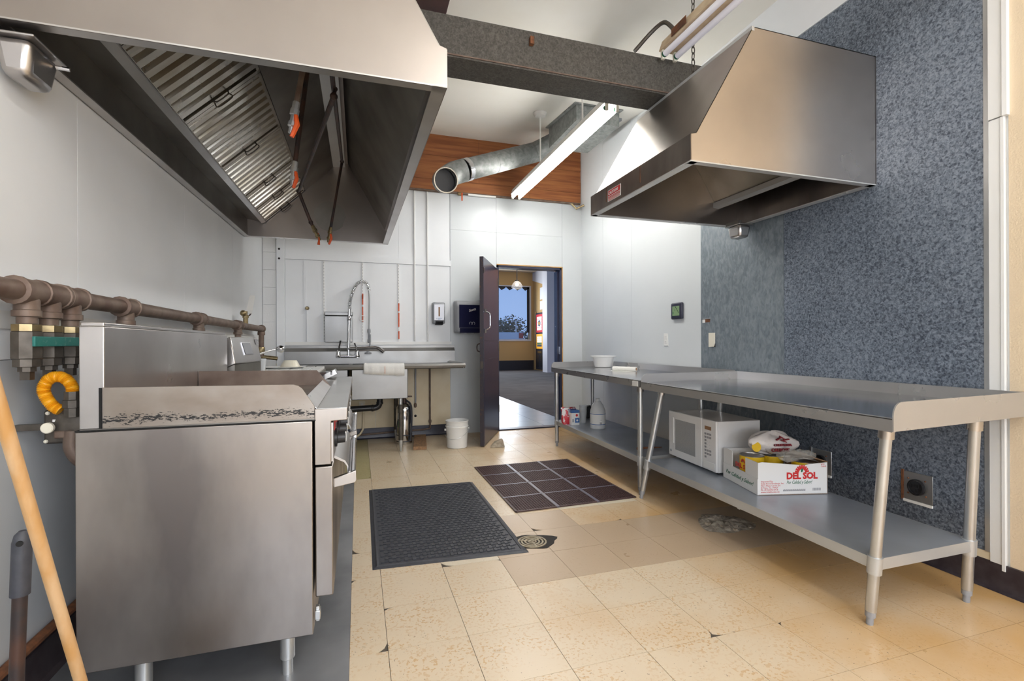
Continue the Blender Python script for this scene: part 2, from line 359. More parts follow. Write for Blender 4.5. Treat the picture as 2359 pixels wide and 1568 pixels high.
# ------------------------------------------------------------------ floor
BY=6.12; LX=-1.035; T=.3048; TX0=.1035; TY0=2.473
floor=struct(MB().box(-1.2,3.2,-2.6,6.3,-.15,-.0035).build('floor','grout',origin=(0,0,-.15),smooth=False))
def child(o,parent): return o
MB().box(LX-.1,3.1,-2.55,TY0-7*T-.002,-.0034,0).build('floor_covering','vinyl_tile',floor,smooth=False)
tile_mesh={}
def tile(x0,x1,y0,y1,m,chips=()):
    key=(round(x1-x0,3),round(y1-y0,3),m,tuple(chips)); g=.001
    if key not in tile_mesh:
        a,bb=(x1-x0)/2-g,(y1-y0)/2-g; pts=[]
        for k,(sx,sy) in enumerate(((-1,-1),(1,-1),(1,1),(-1,1))):
            cp=[c for c in chips if c[0]==k]
            if cp:
                s1,s2=cp[0][1],cp[0][2]
                e1=(sx*a,sy*(bb-s2)); e2=(sx*(a-s1),sy*bb); mid=(sx*(a-s1*.35),sy*(bb-s2*.4))
                pts+= [e2,mid,e1] if k in(1,3) else [e1,mid,e2]
            else: pts.append((sx*a,sy*bb))
        mb=MB().prism(pts,'z',-.003,0); me=bpy.data.meshes.new('tile'); me.from_pydata([tuple(p) for p in mb.v],[],mb.f)
        bm=bmesh.new(); bm.from_mesh(me); bmesh.ops.recalc_face_normals(bm,faces=bm.faces); bm.to_mesh(me); bm.free(); me.materials.append(MT[m]); tile_mesh[key]=me
    o=bpy.data.objects.new('tile',tile_mesh[key]); C.objects.link(o); o.parent=floor; o.location=((x0+x1)/2,(y0+y1)/2,.15+random.uniform(-.0003,.0002))
    return o
CH={(-1,1):((1,.035,.05),),(-1,2):((1,.05,.07),),(0,0):(),(0,1):((3,.05,.02),),(1,-1):((0,.06,.05),),(-1,0):((3,.03,.03),),(1,0):((2,.03,.02),),(3,-2):((0,.06,.05),),(4,2):((0,.05,.02),),(3,2):((1,.02,.04),),(5,3):((3,.02,.02),),(4,-2):((1,.05,.02),),(2,3):((1,.02,.03),),(-1,-2):((0,.04,.06),),(5,-6):((3,.1,.03),),(6,-6):((0,.03,.12),),(5,-3):((2,.08,.02),),(6,-4):((2,.09,.02),)}
for i in range(-1,9):
    for k in range(-12,7):
        y1=TY0-k*T; y0=y1-T; y1=min(y1,BY)
        x0=TX0+i*T; x1=x0+T
        if i==-1: x0=-.034
        if i==8: x1=2.79
        m='vinyl_tile'
        if 2<=i<=7 and (k in(-1,0) or (k==-2 and i<=3)): m='vinyl_tan'
        elif (i,k) in((1,-1),(4,-3),(5,-3),(0,-12)): m='vinyl_white'
        elif i==-1 and k<=-7: m='vinyl_green'
        tile(x0,x1,y0,y1,m,CH.get((i,k),()))
# tiles left of the steel sheet, near the sink
for k in range(-12,-6):
    for i in (-2,-3,-4):
        y1=TY0-k*T; tile(TX0+i*T+(.1675 if 0 else 0),TX0+(i+1)*T if i<-2 else -.036,y1-T,min(y1,BY),'vinyl_green')
# ------------------------------------------------------------------ walls
HGT=4.0
wl=struct(MB().box(LX-.14,LX-.008,-2.6,BY+.15,0,HGT).build('wall_left','dark_gap',smooth=False))
seam=onX(425,490,LX).y
for ya,yb in [(-2.6,seam-2.44),(seam-2.44,seam-1.22),(seam-1.22,seam),(seam,seam+1.22),(seam+1.22,BY-.003)]:
    MB().box(LX-.008,LX,ya+.0015,yb-.0015,1.10,HGT).build('panel','white_wall',wl,smooth=False)
    MB().box(LX-.008,LX,ya+.0015,yb-.0015,0,1.098).build('panel','grey_wall',wl,smooth=False)
wb=struct(MB().box(-1.2,1.735,BY+.006,BY+.15,0,HGT).box(2.665,3.2,BY+.006,BY+.15,0,HGT).box(1.735,2.665,BY+.006,BY+.15,2.175,HGT).build('wall_back','white_wall',smooth=False))
# white panels above the sink, cream below, blue-white sheets to the right
for xa,xb,za,zb,m in [(-.795,.48,2.205,3.06,'white_wall'),(.483,1.119,2.205,3.06,'white_wall'),(-.795,-.378,.93,2.13,'white_wall'),(-.374,.055,.93,2.13,'white_wall'),(.059,.479,.93,2.13,'white_wall'),(.483,1.119,.93,2.13,'white_wall'),
    (-1.03,.2,0,.925,'cream_under'),(.203,.66,0,.925,'cream_under'),(.663,1.119,0,.925,'cream_under')]:
    MB().box(xa,xb,BY-.002,BY+.006,za,zb).build('panel',m,wb,smooth=False)
for xa,xb,za,zb in [(1.123,1.732,0,2.60),(1.123,1.732,2.602,3.06),(1.735,2.668,2.19,2.60),(1.735,2.668,2.602,3.06),(2.671,2.98,0,3.06)]:
    MB().box(xa,xb,BY-.008,BY+.006,za,zb).build('panel','blue_white',wb,smooth=False)
MB().box(-.795,1.135,BY-.014,BY+.006,2.133,2.203).build('batten','white_wall',wb,smooth=False)
MB().box(-.80,1.135,BY-.02,BY+.006,1.135,1.175).build('batten','white_trim',wb,smooth=False)
MB().box(-.60,-.575,BY-.008,BY+.006,1.18,2.13).build('batten','white_wall',wb,smooth=False)
# painted block pier and post in the corner
z=0; k=0
while z<3.05:
    zt=min(z+.197,3.05); MB().box(-1.03,-.893,BY-.012,BY+.006,z+.0012,zt+.0015).build('block','block',wb,smooth=False); z+=.2; k+=1
MB().box(-.885,-.80,BY-.03,BY+.006,0,3.05).build('post','white_wall',wb,smooth=False,bevel=.002)
for zz in (2.24,2.13):
    MB().cyl((-.856,BY-.0312,zz),(-.856,BY-.028,zz),.012,n=12).build('bolt_hole','dark_gap',wb)
# cedar boards above the back wall
zs=[3.075,3.22,3.37,3.52,3.67,3.80]
for a in range(5):
    for xa,xb in ((-1.03,1.5),(1.503,2.95)):
        if a==0: xa,xb=((-1.03,2.2) if xa<0 else (2.203,2.95))
        MB().box(xa,xb,BY-.012-.004*(a%2),BY+.006,zs[a]+.001,zs[a+1]-.001).build('board','cedar',wb,smooth=False)
MB().box(.3,.99,BY-.0165,BY-.01,3.56,3.79).build('board','cedar',wb,smooth=False)
# right wall
rw=struct(MB(RWM).box(.01,.15,-2.65,6.45,0,HGT).build('wall_right','white_wall',smooth=False))
def rbox(x0,x1,ya,yb,z0,z1): return MB(RWM).box(x0,x1,rwt(ya),rwt(yb),z0,z1)
ys=[1.43,2.65,3.55,4.75,5.45,6.12]
for ya,yb in zip(ys[2:-1],ys[3:]): rbox(0,.012,ya+.0015,yb-.0015,0,3.9).build('panel','blue_white',rw,smooth=False)
rbox(0,.012,onRW(2281,700).y,3.548,3.21,3.9).build('panel','white_wall',rw,smooth=False)
rbox(-.002,.012,onRW(2281,700).y,3.548,.1,.17).build('panel','cream_under',rw,smooth=False)
rbox(-.004,.012,onRW(2281,700).y+.004,2.648,.165,3.2).build('galvanised_sheet','spangle',rw,smooth=False)
rbox(-.002,.012,2.652,3.548,.165,2.75).build('galvanised_sheet','spangle_old',rw,smooth=False)
ye_,yt_,yu_=onRW(2281,700).y,onRW(2317,700).y,onRW(2326,300).y
rbox(-.007,-.003,ye_,ye_+.02,.165,3.2).build('sheet_edge','zinc_pipe',rw,smooth=False)
rbox(0,.012,-2.6,yu_+.004,0,3.9).build('plaster','cream_wall',rw,smooth=False)
tr=MB(RWM)
tr.box(-.006,.012,rwt(yt_+.012),rwt(ye_),.1,2.165); tr.box(-.011,.012,rwt(yt_),rwt(yt_+.012),.1,2.165); tr.box(-.010,.012,rwt(yu_+.018),rwt(ye_),2.17,3.9); tr.box(-.02,.012,rwt(yu_),rwt(yu_+.018),2.165,3.9)
struct(tr.build('trim_1','white_trim',smooth=False))
def cove(name,m,M,pts2,y0,y1): return struct(MB(M).prism(pts2,'y',y0,y1).build(name,m))
cvp=[(0,.001),(-.03,.001),(-.026,.006),(-.012,.012),(-.007,.03),(-.006,.125),(0,.128)]
cove('baseboard_right','black_base',RWM,cvp,rwt(-2.5),rwt(6.1))
bb=MB(Matrix.Translation((LX,0,0))@Matrix.Scale(-1,4,(1,0,0))).prism(cvp,'y',-2.5,6.05); struct(bb.build('baseboard_left','black_base'))
M2=Matrix.Translation((0,BY-.002,0))@Matrix.Rotation(PI/2,4,'Z')
struct(MB(M2).prism(cvp,'y',-1.122,1.03).build('baseboard_back','navy_base'))
# rear wall with an unseen window, added to frame the fill light
wr=struct(MB().box(-1.2,-.9,-2.62,-2.5,0,HGT).box(2.7,3.2,-2.62,-2.5,0,HGT).box(-.9,2.7,-2.62,-2.5,0,.7).box(-.9,2.7,-2.62,-2.5,2.8,HGT).build('wall_rear','white_wall',smooth=False))
w1=MB()
for a in (-.9,.28,1.46,2.64): w1.box(a,a+.06,-2.6,-2.52,.7,2.8)
w1.box(-.9,2.7,-2.6,-2.52,.7,.76).box(-.9,2.7,-2.6,-2.52,2.74,2.8); struct(w1.build('window_1','white_trim',smooth=False))
# ceiling: level over the cooking line, rising to the back
ce=MB(); ce.prism([(-2.6,3.57),(4.1,3.57),(6.3,3.805),(6.3,3.95),(4.1,3.75),(-2.6,3.75)],'x',-1.2,3.2); struct(ce.build('ceiling','ceiling_paint',smooth=False))
bmw=MB().box(.30,.56,2.1,4.3,3.30,3.57); tag(bmw.build('ceiling_beam','dark_beam',bevel=.004),'dark red-brown wooden beam end under the ceiling above the range hood','beam')
# door frame
df=MB()
df.box(1.735,1.765,BY-.012,BY+.15,0,2.175).box(2.635,2.665,BY-.012,BY+.15,0,2.175).box(1.735,2.665,BY-.012,BY+.15,2.148,2.175)
door_frame=struct(df.build('door_1','navy_door',smooth=False))
pf=MB(); pf.box(2.66,2.674,BY-.016,BY+.004,0,2.19).box(1.74,2.674,BY-.016,BY+.004,2.177,2.19); pf.build('pine_edge','pine',door_frame,smooth=False)
MB().box(2.615,2.636,BY+.05,BY+.15,0,2.135).build('door_stop','navy_door',door_frame,smooth=False)
for zz in (1.05,): MB().box(2.628,2.634,BY+.01,BY+.045,zz-.05,zz+.05).build('strike','chrome',door_frame,smooth=False)
MB().box(1.735,2.665,BY+.02,BY+.15,-.003,.012).build('threshold','navy_base',door_frame,smooth=False)
# ------------------------------------------------------------------ long exhaust hood over the range
HY0,HY1=1.78,5.18
def hp(t,x,dz):   # a point of the hood: t along its length, x across, dz above its rim
    return Vector((x,HY0+t*(HY1-HY0),2.09+.085*t+dz))
def hxf(t): return .316-.018*t
HXL=LX+.004
hood=thing('exhaust_hood','long stainless exhaust hood with a bank of slatted grease filters above the range','range hood',(-.35,3.48,2.13))
def hquad(name,m,a,b,th=.004,t0=0,t1=1,par=None):
    mb=MB(); mb.plate([hp(t0,*a),hp(t1,*a),hp(t1,*b),hp(t0,*b)],th); return mb.build(name,m,par or hood)
def endpoly(t):
    xf=hxf(t); return [(HXL,0),(xf,0),(xf,.142),(xf-.028,.150),(-.09,.80),(HXL,.80)]
MB().plate([hp(0,*p) for p in endpoly(0)],-.004).build('end_panel','steel_hood',hood)
fe=MB().plate([hp(1,*p) for p in endpoly(1)],.004).build('end_panel','steel_hood',hood)
cx_,cz_=-.262,.25
MB().plate([hp(1,cx_+(.148+.006*math.sin(5*a)+.004*math.cos(9*a))*math.cos(a),cz_+.150*math.sin(a))-Vector((0,.003,0)) for a in [2*PI*k/28 for k in range(28)]],.002).build('hole_cover','steel_dark',fe)
mbx=MB(); mbx.plate([hp(0,hxf(0),0),hp(1,hxf(1),0),hp(1,hxf(1),.142),hp(0,hxf(0),.142)],.003); mbx.plate([hp(0,hxf(0),.142),hp(1,hxf(1),.142),hp(1,hxf(1)-.028,.15),hp(0,hxf(0)-.028,.15)],.003); mbx.build('fascia','steel_hood',hood)
MB().plate([hp(0,hxf(0)-.028,.15),hp(1,hxf(1)-.028,.15),hp(1,-.09,.80),hp(0,-.09,.80)],.004).build('front_panel','steel_dark',hood)
hquad('top_panel','steel_hood',(-.09,.80),(HXL,.80),-.004)
hquad('back_panel','steel_dark',(HXL,.0),(HXL,.80),.004)
hquad('ridge_strip','skirt',(-.235,.747),(-.115,.757),-.003)
hquad('plenum_panel','steel_dark',(-.492,.49),(-.232,.75),.003)
hquad('lower_back_panel','steel_dark',(-1.0,.0),(-1.005,.175),.003)
hquad('gutter_panel','steel_dark',(-1.003,.174),(-.862,.150),.003)
fl=MB()
fl.plate([hp(0,HXL,0),hp(1,HXL,0),hp(1,HXL+.045,.0),hp(0,HXL+.045,.0)],-.006)
fl.plate([hp(0,hxf(0),0),hp(1,hxf(1),0),hp(1,hxf(1)-.05,.0),hp(0,hxf(0)-.05,.0)],.006)
for t,t2 in ((0,.013),(1,.987)): fl.plate([hp(t,HXL,0),hp(t,hxf(t),0),hp(t2,hxf(t),0),hp(t2,HXL,0)],.005 if t==0 else -.005)
fl.build('rim_flange','steel',hood)
# rail along the foot of the filters
rl=MB(); rl.plate([hp(0.01,-.875,.135),hp(.99,-.875,.135),hp(.99,-.838,.150),hp(.01,-.838,.150)],.004); rl.plate([hp(.01,-.838,.150),hp(.99,-.838,.150),hp(.99,-.842,.178),hp(.01,-.842,.178)],.003); rl.build('filter_rail','steel',hood)
A0,A1=Vector((-.849,0,.150)),Vector((-.495,0,.488)); sl=(A1-A0); nrm=Vector((sl.z,0,-sl.x)).normalized()   # facing down into the hood
FB=[HY0+.02,2.16,2.88,3.60,4.30,4.73,HY1-.02]
def fpt(y,s,d):
    p=A0+sl*s+nrm*d; t=(y-HY0)/(HY1-HY0); return Vector((p.x,y,2.09+.085*t+p.z))
for k in range(6):
    ya=FB[k]; yb=FB[k+1]-.004; fw=yb-ya
    fr=MB()
    fr.hexa([fpt(ya,0,-.03),fpt(yb,0,-.03),fpt(yb,1,-.03),fpt(ya,1,-.03)],[fpt(ya,0,-.022),fpt(yb,0,-.022),fpt(yb,1,-.022),fpt(ya,1,-.022)])
    for (a,b_,c,d) in ((ya,ya+.028,0,1),(yb-.028,yb,0,1),(ya,yb,0,.035),(ya,yb,.965,1)):
        fr.hexa([fpt(a,c,-.022),fpt(b_,c,-.022),fpt(b_,d,-.022),fpt(a,d,-.022)],[fpt(a,c,.004),fpt(b_,c,.004),fpt(b_,d,.004),fpt(a,d,.004)])
    flt=fr.build('baffle_filter','steel_filter',hood,smooth=False)
    nb=max(3,round((fw-.06)/.082)); pitch=(fw-.06)/nb
    for j in range(nb):
        y=ya+.03+j*pitch; wv=pitch*.66
        bf=MB()
        bf.hexa([fpt(y,.035,-.014),fpt(y+wv,.035,-.014),fpt(y+wv,.965,-.014),fpt(y,.965,-.014)],[fpt(y+.006,.035,.006),fpt(y+wv-.006,.035,.006),fpt(y+wv-.006,.965,.006),fpt(y+.006,.965,.006)])
        bf.build('baffle','steel_filter',flt,smooth=False)
    for yy in (yb-.012,):
        q=[fpt(yy,.40,.004),fpt(yy,.40,.03),fpt(yy,.58,.03),fpt(yy,.58,.004)]
        MB().tube(smoothpath(q,4),.0035,6).build('handle','gunmetal',flt)
        q=[fpt(yy-.03,.40,.004),fpt(yy-.045,.42,.028),fpt(yy-.045,.56,.028),fpt(yy-.03,.58,.004)]
        MB().tube(smoothpath(q,4),.0035,6).build('handle','gunmetal',flt)
# fire-line pipes that hang inside the hood, each ending in a valve with an orange lever
def droppipe(path,r,m,kind,label,valve):
    b=Vector(path[-1]); d=(Vector(path[-1])-Vector(path[-2])).normalized()
    t=thing('drop_pipe',label,'pipe',path[0],'valved pipes inside the hood')
    MB().tube(path,r,10).build('pipe',m,t)
    for p in path[1:-1]:
        MB().ball(p,r*1.5,10).build('elbow_fitting','black_iron',t)
    v=MB().lathe([(r*.9,-.005),(r*1.25,0),(r*1.25,.03),(r*1.6,.032),(r*1.6,.055),(r*1.1,.057),(r*1.1,.085),(r*1.5,.087),(r*1.5,.105),(r,.11),(r*.9,.135)],b,d,8).build('valve',valve,t,ang=25)
    e=b+d*.07
    if kind=='wide': MB().tube([e+Vector((r*.9,-.01,.01)),e+Vector((r*1.3,-.012,-.03)),e+d*.085+Vector((r*.8,-.012,0))],[.009,.012,.009],6).build('lever','orange',v)
    else: MB().tube([e+Vector((r,0,0)),e+Vector((r*1.8,-.01,-.05)),e+Vector((r*1.5,-.01,-.10))],[.006,.006,.012],6).build('lever','orange',v)
    return t
def pz(u,v,Z): return onZ(u,v,Z)
y1=onZ(672,287,2.07).y; y2=onZ(668,420,2.07).y; y3=onZ(720,545,2.08).y; y4=onZ(758,550,2.08).y
droppipe([onY(748,-100,y1),onY(683,236,y1)],.0115,'rust_pipe','wide','short rusty brown pipe ending in an orange lever valve inside the hood','zinc_pipe')
droppipe([onY(722,60,y2),onY(680,373,y2)],.013,'black_iron','wide','thick straight black pipe ending in an orange lever valve inside the hood','zinc_pipe')
ys3=2.55
droppipe([onY(772,205,ys3+.1),onY(769,222,ys3),onY(688,441,y3-.15),onY(716,512,y3),onY(720,520,y3)],.013,'black_iron','hang','bent black pipe with brass valve and hanging red lever inside the hood','brass')
droppipe([onY(752,60,1.95),onY(788,372,y4),onY(762,524,y4)],.012,'black_iron','wide','black pipe running along the hood ridge before dropping to a brass valve','brass')
# steel pan that catches grease under the hood corner
def grease_pan(name,label,x0,x1,y0,y1,z0,z1,tap,knob=True):
    t=thing(name,label,'grease pan',((x0+x1)/2,(y0+y1)/2,z0))
    b=[(x0+tap,y0+tap,z0),(x1-tap,y0+tap,z0),(x1-tap,y1-tap,z0),(x0+tap,y1-tap,z0)]; u=[(x0,y0,z1),(x1,y0,z1),(x1,y1,z1),(x0,y1,z1)]
    MB().hexa(b,u).build('pan','steel',t,bevel=min(.022,tap*1.5))
    MB().box(x0-.012,x1+.012,y0-.012,y1+.012,z1,z1+.008).build('rim','steel',t,bevel=.003)
    MB().box(x0-.01,x0+.02,y0,y1,z1+.008,z1+.03).build('hanger','steel_dark',t)
    if knob: MB().cyl((x1,y1-.03,z1-.02),(x1+.035,y1-.025,z1-.02),.007,n=8).build('latch','chrome',t)
    return t
grease_pan('grease_pan','polished steel grease pan with a small latch under the long filter hood',-1.028,-.93,1.82,1.975,1.955,2.065,.014)
# ------------------------------------------------------------------ smaller hood on the galvanised wall
RH=dict(x0=1.56,x1=2.815,y0=1.996,y1=3.065,z=2.04)
rh=thing('wall_hood','empty stainless canopy hood with a red caution sticker on the galvanised wall','range hood',(2.2,2.53,2.04))
prof=[(1.56,0),(2.815,0),(2.815,.728),(1.943,.728),(1.59,.138),(1.56,.13)]
for y,th in ((RH['y0'],-.004),(RH['y1'],.004)): MB().plate([(x,y,2.04+z) for x,z in prof],th).build('end_panel','steel_canopy',rh)
fa=MB().box(1.558,1.562,1.996,3.065,2.04,2.17).build('fascia','steel_range',rh)
MB().plate([(1.59,1.996,2.178),(1.59,3.065,2.178),(1.943,3.065,2.768),(1.943,1.996,2.768)],.003).build('front_panel','steel_canopy',rh)
MB().plate([(1.558,1.996,2.17),(1.558,3.065,2.17),(1.592,3.065,2.178),(1.592,1.996,2.178)],.002).build('lip','steel_canopy',rh)
MB().box(1.934,1.95,1.995,3.066,2.748,2.771).build('ridge_edge','ledge_steel',rh,smooth=False)
MB().box(1.94,2.815,1.996,3.065,2.764,2.768).build('top_panel','steel_hood',rh)
MB().box(2.806,2.81,1.996,3.065,2.04,2.77).build('back_panel','steel_range',rh)
MB().box(1.556,1.60,1.996,3.065,2.034,2.040).box(2.765,2.812,1.996,3.065,2.034,2.040).box(1.56,2.81,1.994,2.03,2.034,2.040).box(1.56,2.81,3.03,3.067,2.034,2.040).build('rim_flange','ledge_steel',rh,smooth=False)
MB().prism([(2.59,2.175),(2.64,2.168),(2.64,2.175),(2.595,2.182),(2.595,2.21),(2.59,2.21)],'y',2.0,3.06).build('filter_rail','ledge_steel',rh,smooth=False)
MB().plate([(2.62,2.0,2.19),(2.62,3.06,2.19),(2.25,3.06,2.75),(2.25,2.0,2.75)],.003).build('inner_baffle','steel_dark',rh)
for yy in (2.13,2.42): pass
# caution sticker on the fascia
st=MB().box(1.5565,1.558,2.66,2.82,2.063,2.135).build('caution_sticker','label_white',rh,smooth=False)
MB().box(1.5558,1.5566,2.664,2.816,2.098,2.131).box(1.5558,1.5566,2.664,2.816,2.088,2.093).box(1.5558,1.5566,2.664,2.816,2.081,2.085).build('red_band','red_print',st,smooth=False)
lettering('CAUTION!',.026,frame((1.5554,2.812,2.105),(0,-1,0),(0,0,1)),'label_white',st,bold=.0006)
for k in range(3): MB().box(1.5558,1.5566,2.668,2.812,2.066+k*.005,2.068+k*.005).build('print_line','red_print',st,smooth=False)
for yy,m in ((2.44,'rust'),(2.84,'rust')): MB().box(1.5572,1.5582,yy,yy+.006,2.07,2.165).build('grease_run',m,fa,smooth=False)
grease_pan('grease_pan','small steel grease cup under the canopy hood, against galvanised sheet',2.69,2.80,2.90,3.03,1.93,2.02,.012,False)
# ------------------------------------------------------------------ duct that crosses between the hoods
du=thing('duct_beam','dark speckled galvanised duct crossing between the two hoods','duct',(.9,2.84,2.775))
db=MB().box(-.5,2.25,2.728,2.945,2.776,3.012).build('duct','duct_metal',du,smooth=False)
MB().box(-.5,2.25,2.722,2.7285,2.785,2.793).build('seam','rust_pipe',db,smooth=False)
p=onY(1224,97,2.72); MB().box(p.x-.012,p.x+.012,2.70,2.728,p.z-.02,p.z+.025).build('bracket','rust',db,smooth=False)
# ------------------------------------------------------------------ fluorescent fixtures
def fixture(name,label,x,ya,yb,z,mh,mtube='tube_light'):
    t=thing(name,label,'light fixture',(x,(ya+yb)/2,z),'fluorescent fixtures')
    MB().prism([(x-.065,z+.03),(x+.065,z+.03),(x+.04,z+.10),(x-.04,z+.10)],'y',ya-.02,yb+.02).build('housing',mh,t,smooth=False,bevel=.003)
    for dx in (-.045,.045):
        tb=MB().cyl((x+dx,ya+.02,z),(x+dx,yb-.02,z),.019,n=14).build('tube',mtube,t)
        for yy,sg in ((ya,1),(yb,-1)):
            MB().cyl((x+dx,yy+.012*sg,z),(x+dx,yy+.024*sg,z),.0195,n=14).build('tube_cap','green_cap',tb)
            MB().box(x+dx-.012,x+dx+.012,yy-.012,yy+.012,z-.028,z+.035).build('socket','ivory',t,bevel=.005)
    return t
fx1=fixture('fluorescent_fixture','lit two-tube fluorescent fixture on rods in front of the cedar boards',1.905,3.38,5.80,2.99,'fixture_white')
for u,v in ((1245,372),(1342,285)):
    y=onX(u,v,1.905).y; zc=3.57+max(0,(y-4.1))*.107
    MB().cyl((1.905,y,3.08),(1.905,y,zc-.02),.008,n=8).build('rod','fixture_white',fx1)
    MB().lathe([(.075,0),(.075,-.012),(.055,-.04),(.015,-.05)],(1.905,y,zc),n=20).build('canopy','fixture_white',fx1)
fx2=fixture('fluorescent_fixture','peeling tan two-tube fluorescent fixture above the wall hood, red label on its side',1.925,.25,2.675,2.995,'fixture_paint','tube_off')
MB().box(1.858,1.861,2.42,2.56,3.04,3.085).build('label_plate','rust',fx2,smooth=False)
for yy in (.7,2.2): MB().cyl((1.925,yy,3.09),(1.925,yy,3.57),.007,n=8).build('rod','fixture_white',fx2)
fx3=fixture('fluorescent_fixture','unseen lit two-tube fluorescent fixture over the open floor behind the camera',.95,-1.9,.5,3.1,'fixture_white')  # unseen; added behind the camera, where the table shadows suggest a lamp
for yy in (-1.4,0): MB().cyl((.95,yy,3.19),(.95,yy,3.57),.007,n=8).build('rod','fixture_white',fx3)
# chain that carries the canopy hood
ct=thing('hood_chain','dark hanging chain that carries the canopy hood from the ceiling','chain',(2.025,2.5,2.772))
z=2.772; k=0; CHY=onX(1597,155,2.025).y
while z<3.55:
    pts=[]
    for i in range(12):
        a=2*PI*i/12; dx,dz=.011*math.cos(a),.024*math.sin(a)
        pts.append((2.025+(dx if k%2 else 0),CHY+(0 if k%2 else dx),z+.024+dz))
    MB().tube(pts,.0035,5,closed=True).build('link','gunmetal',ct); z+=.039; k+=1
cp=smoothpath([onY(1462,118,2.8),onY(1500,75,2.75),onY(1528,52,2.68),onY(1545,60,2.62),(1.90,2.58,3.09)],6)
tag(MB().tube(cp,.013,8).build('flexible_conduit','gunmetal'),'curved brown flexible conduit looping from the duct to the tan light fixture','conduit')
# ------------------------------------------------------------------ flue pipe and ceiling duct at the back
fu=thing('flue_pipe','galvanised flue pipe with an open elbow, joined to a square ceiling duct','duct',(1.4,5.3,2.9))
e0=onY(1027,415,4.98); e1=onY(1040,395,5.12); e2=onY(1070,392,5.2); e3=onY(1236,350,5.55)
MB().tube([e2,e3],.118,24,caps=False).build('pipe','flue_metal',fu)
el=MB(); pth=smoothpath([e0,e0+Vector((0.0,.10,.03)),e1+Vector((.03,.06,.0)),e2],4); el.tube(pth,.122,24,caps=False)
elo=el.build('elbow','flue_metal',fu)
dd=(pth[0]-pth[1]).normalized()
MB().lathe([(.118,.0),(.129,.0),(.129,.012),(.118,.012)],pth[0],dd,24,ring=True).build('lip','steel_filter',fu)
MB().lathe([(.002,0),(.119,.0),(.119,-.004),(.002,-.004)],pth[3],dd,24).build('inner_shade','black_plastic',fu)  # black disc paints in the shade inside the elbow
dm=(e3-e2).normalized()
MB().lathe([(.119,0),(.124,.005),(.124,.055),(.119,.06)],e2+dm*.0,dm,24,ring=True).build('tape_band','chrome',fu)
MB().lathe([(.119,0),(.121,.002),(.121,.006),(.119,.008)],e2+dm*.42,dm,24,ring=True).build('seam_band','flue_metal',fu)
bd=fu
q=onY(1276,330,5.15); q2=onY(1340,332,5.15)
MB().hexa([(q.x,4.55,q.z),(q.x+.5,4.55,q.z),(q.x+.5,5.3,q.z),(q.x,5.3,q.z)],[(q.x,4.55,3.615),(q.x+.5,4.55,3.615),(q.x+.5,5.3,3.695),(q.x,5.3,3.695)]).build('drop_box','flue_metal',bd,smooth=False,bevel=.003)
MB().tube([e3-dm*.03,Vector((q.x+.12,5.36,q.z+.12)),Vector((q.x+.2,5.28,q.z+.16))],[.117,.115,.12],20).build('collar','flue_metal',bd)
MB().hexa([(q.x-.03,4.52,3.600),(q.x+.53,4.52,3.600),(q.x+.53,5.33,3.686),(q.x-.03,5.33,3.686)],[(q.x-.03,4.52,3.612),(q.x+.53,4.52,3.612),(q.x+.53,5.33,3.698),(q.x-.03,5.33,3.698)]).build('flange','flue_metal',bd,smooth=False)
rg=onZ(1345,336,3.66); rg2=onZ(1405,289,3.63)
tag(MB().hexa([(2.62,4.75,3.61),(2.80,4.75,3.61),(2.80,5.55,3.69),(2.62,5.55,3.69)],[(2.62,4.75,3.64),(2.80,4.75,3.64),(2.80,5.55,3.72),(2.62,5.55,3.72)]).build('ceiling_register','grey_plastic'),'long grey air register on the ceiling beside the lit fixture','vent')
# pipe along the foot of the cedar boards
wp=thing('wall_pipe_run','dark pipe run with an orange valve lever along the foot of the cedar boards','pipe',(1.5,6.09,3.05))
MB().cyl((.3,6.09,3.066),(2.93,6.09,3.066),.016,n=10).build('pipe','rust_pipe',wp)
MB().cyl((1.35,6.078,3.052),(1.72,6.078,3.052),.014,n=10).build('sleeve','white_plastic',wp)
p=onY(1064,448,6.06); MB().box(p.x-.008,p.x+.008,6.045,6.055,p.z-.08,p.z+.02).build('lever','orange',wp)
MB().lathe([(.02,0),(.024,.01),(.024,.05),(.02,.06)],(p.x-.05,6.08,3.055),(1,0,0),8).build('valve','brass',wp)
MB().tube([(2.80,6.08,3.06),(2.86,6.06,2.99),(2.95,6.0,3.03)],.014,8).build('elbow','brass',wp)
# ------------------------------------------------------------------ steel sheet on the floor under the range
sh=MB().box(LX+.03,-.034,-.6,4.43,.0006,.003); sheet=tag(sh.build('floor_sheet','floor_sheet',smooth=False),'dull grey steel sheet laid on the floor under the range','sheet')
# ------------------------------------------------------------------ griddle range
RY0,RY1=1.76,3.44
rg=thing('griddle_range','stainless griddle range with a high back riser and two oven doors','range',(-.45,2.6,.003))
body=MB().box(-.80,-.147,RY0,RY1,.165,.885).build('body','steel_range',rg,bevel=.003)
MB().box(-.80,-.137,RY0-.001,RY0+.02,.885,.889).build('side_seam','gasket',rg,smooth=False)
MB().box(-.79,-.727,RY0,3.2,.892,1.20).box(-.795,-.735,RY0+.02,3.19,1.20,1.213).build('back_riser','steel',rg,bevel=.003)
MB().box(-.79,-.137,RY0+.004,RY1,.889,.925).build('cooktop','steel_dark',rg,smooth=False)
MB().box(-.725,-.19,RY0+.01,2.655,.925,.937).build('griddle_plate','griddle_splash',rg,bevel=.002)
MB().prism([(-.732,.893),(-.732,1.016),(-.205,1.010),(-.19,1.005),(-.178,.995),(-.140,.935),(-.141,.893)],'y',RY0-.002,RY0+.004).build('splash_guard','soot_splash',rg,bevel=.001)
MB().prism([(-.725,.93),(-.725,1.018),(-.20,1.012),(-.135,.93)],'y',2.655,2.662).build('splash_guard','burnt_steel',rg)
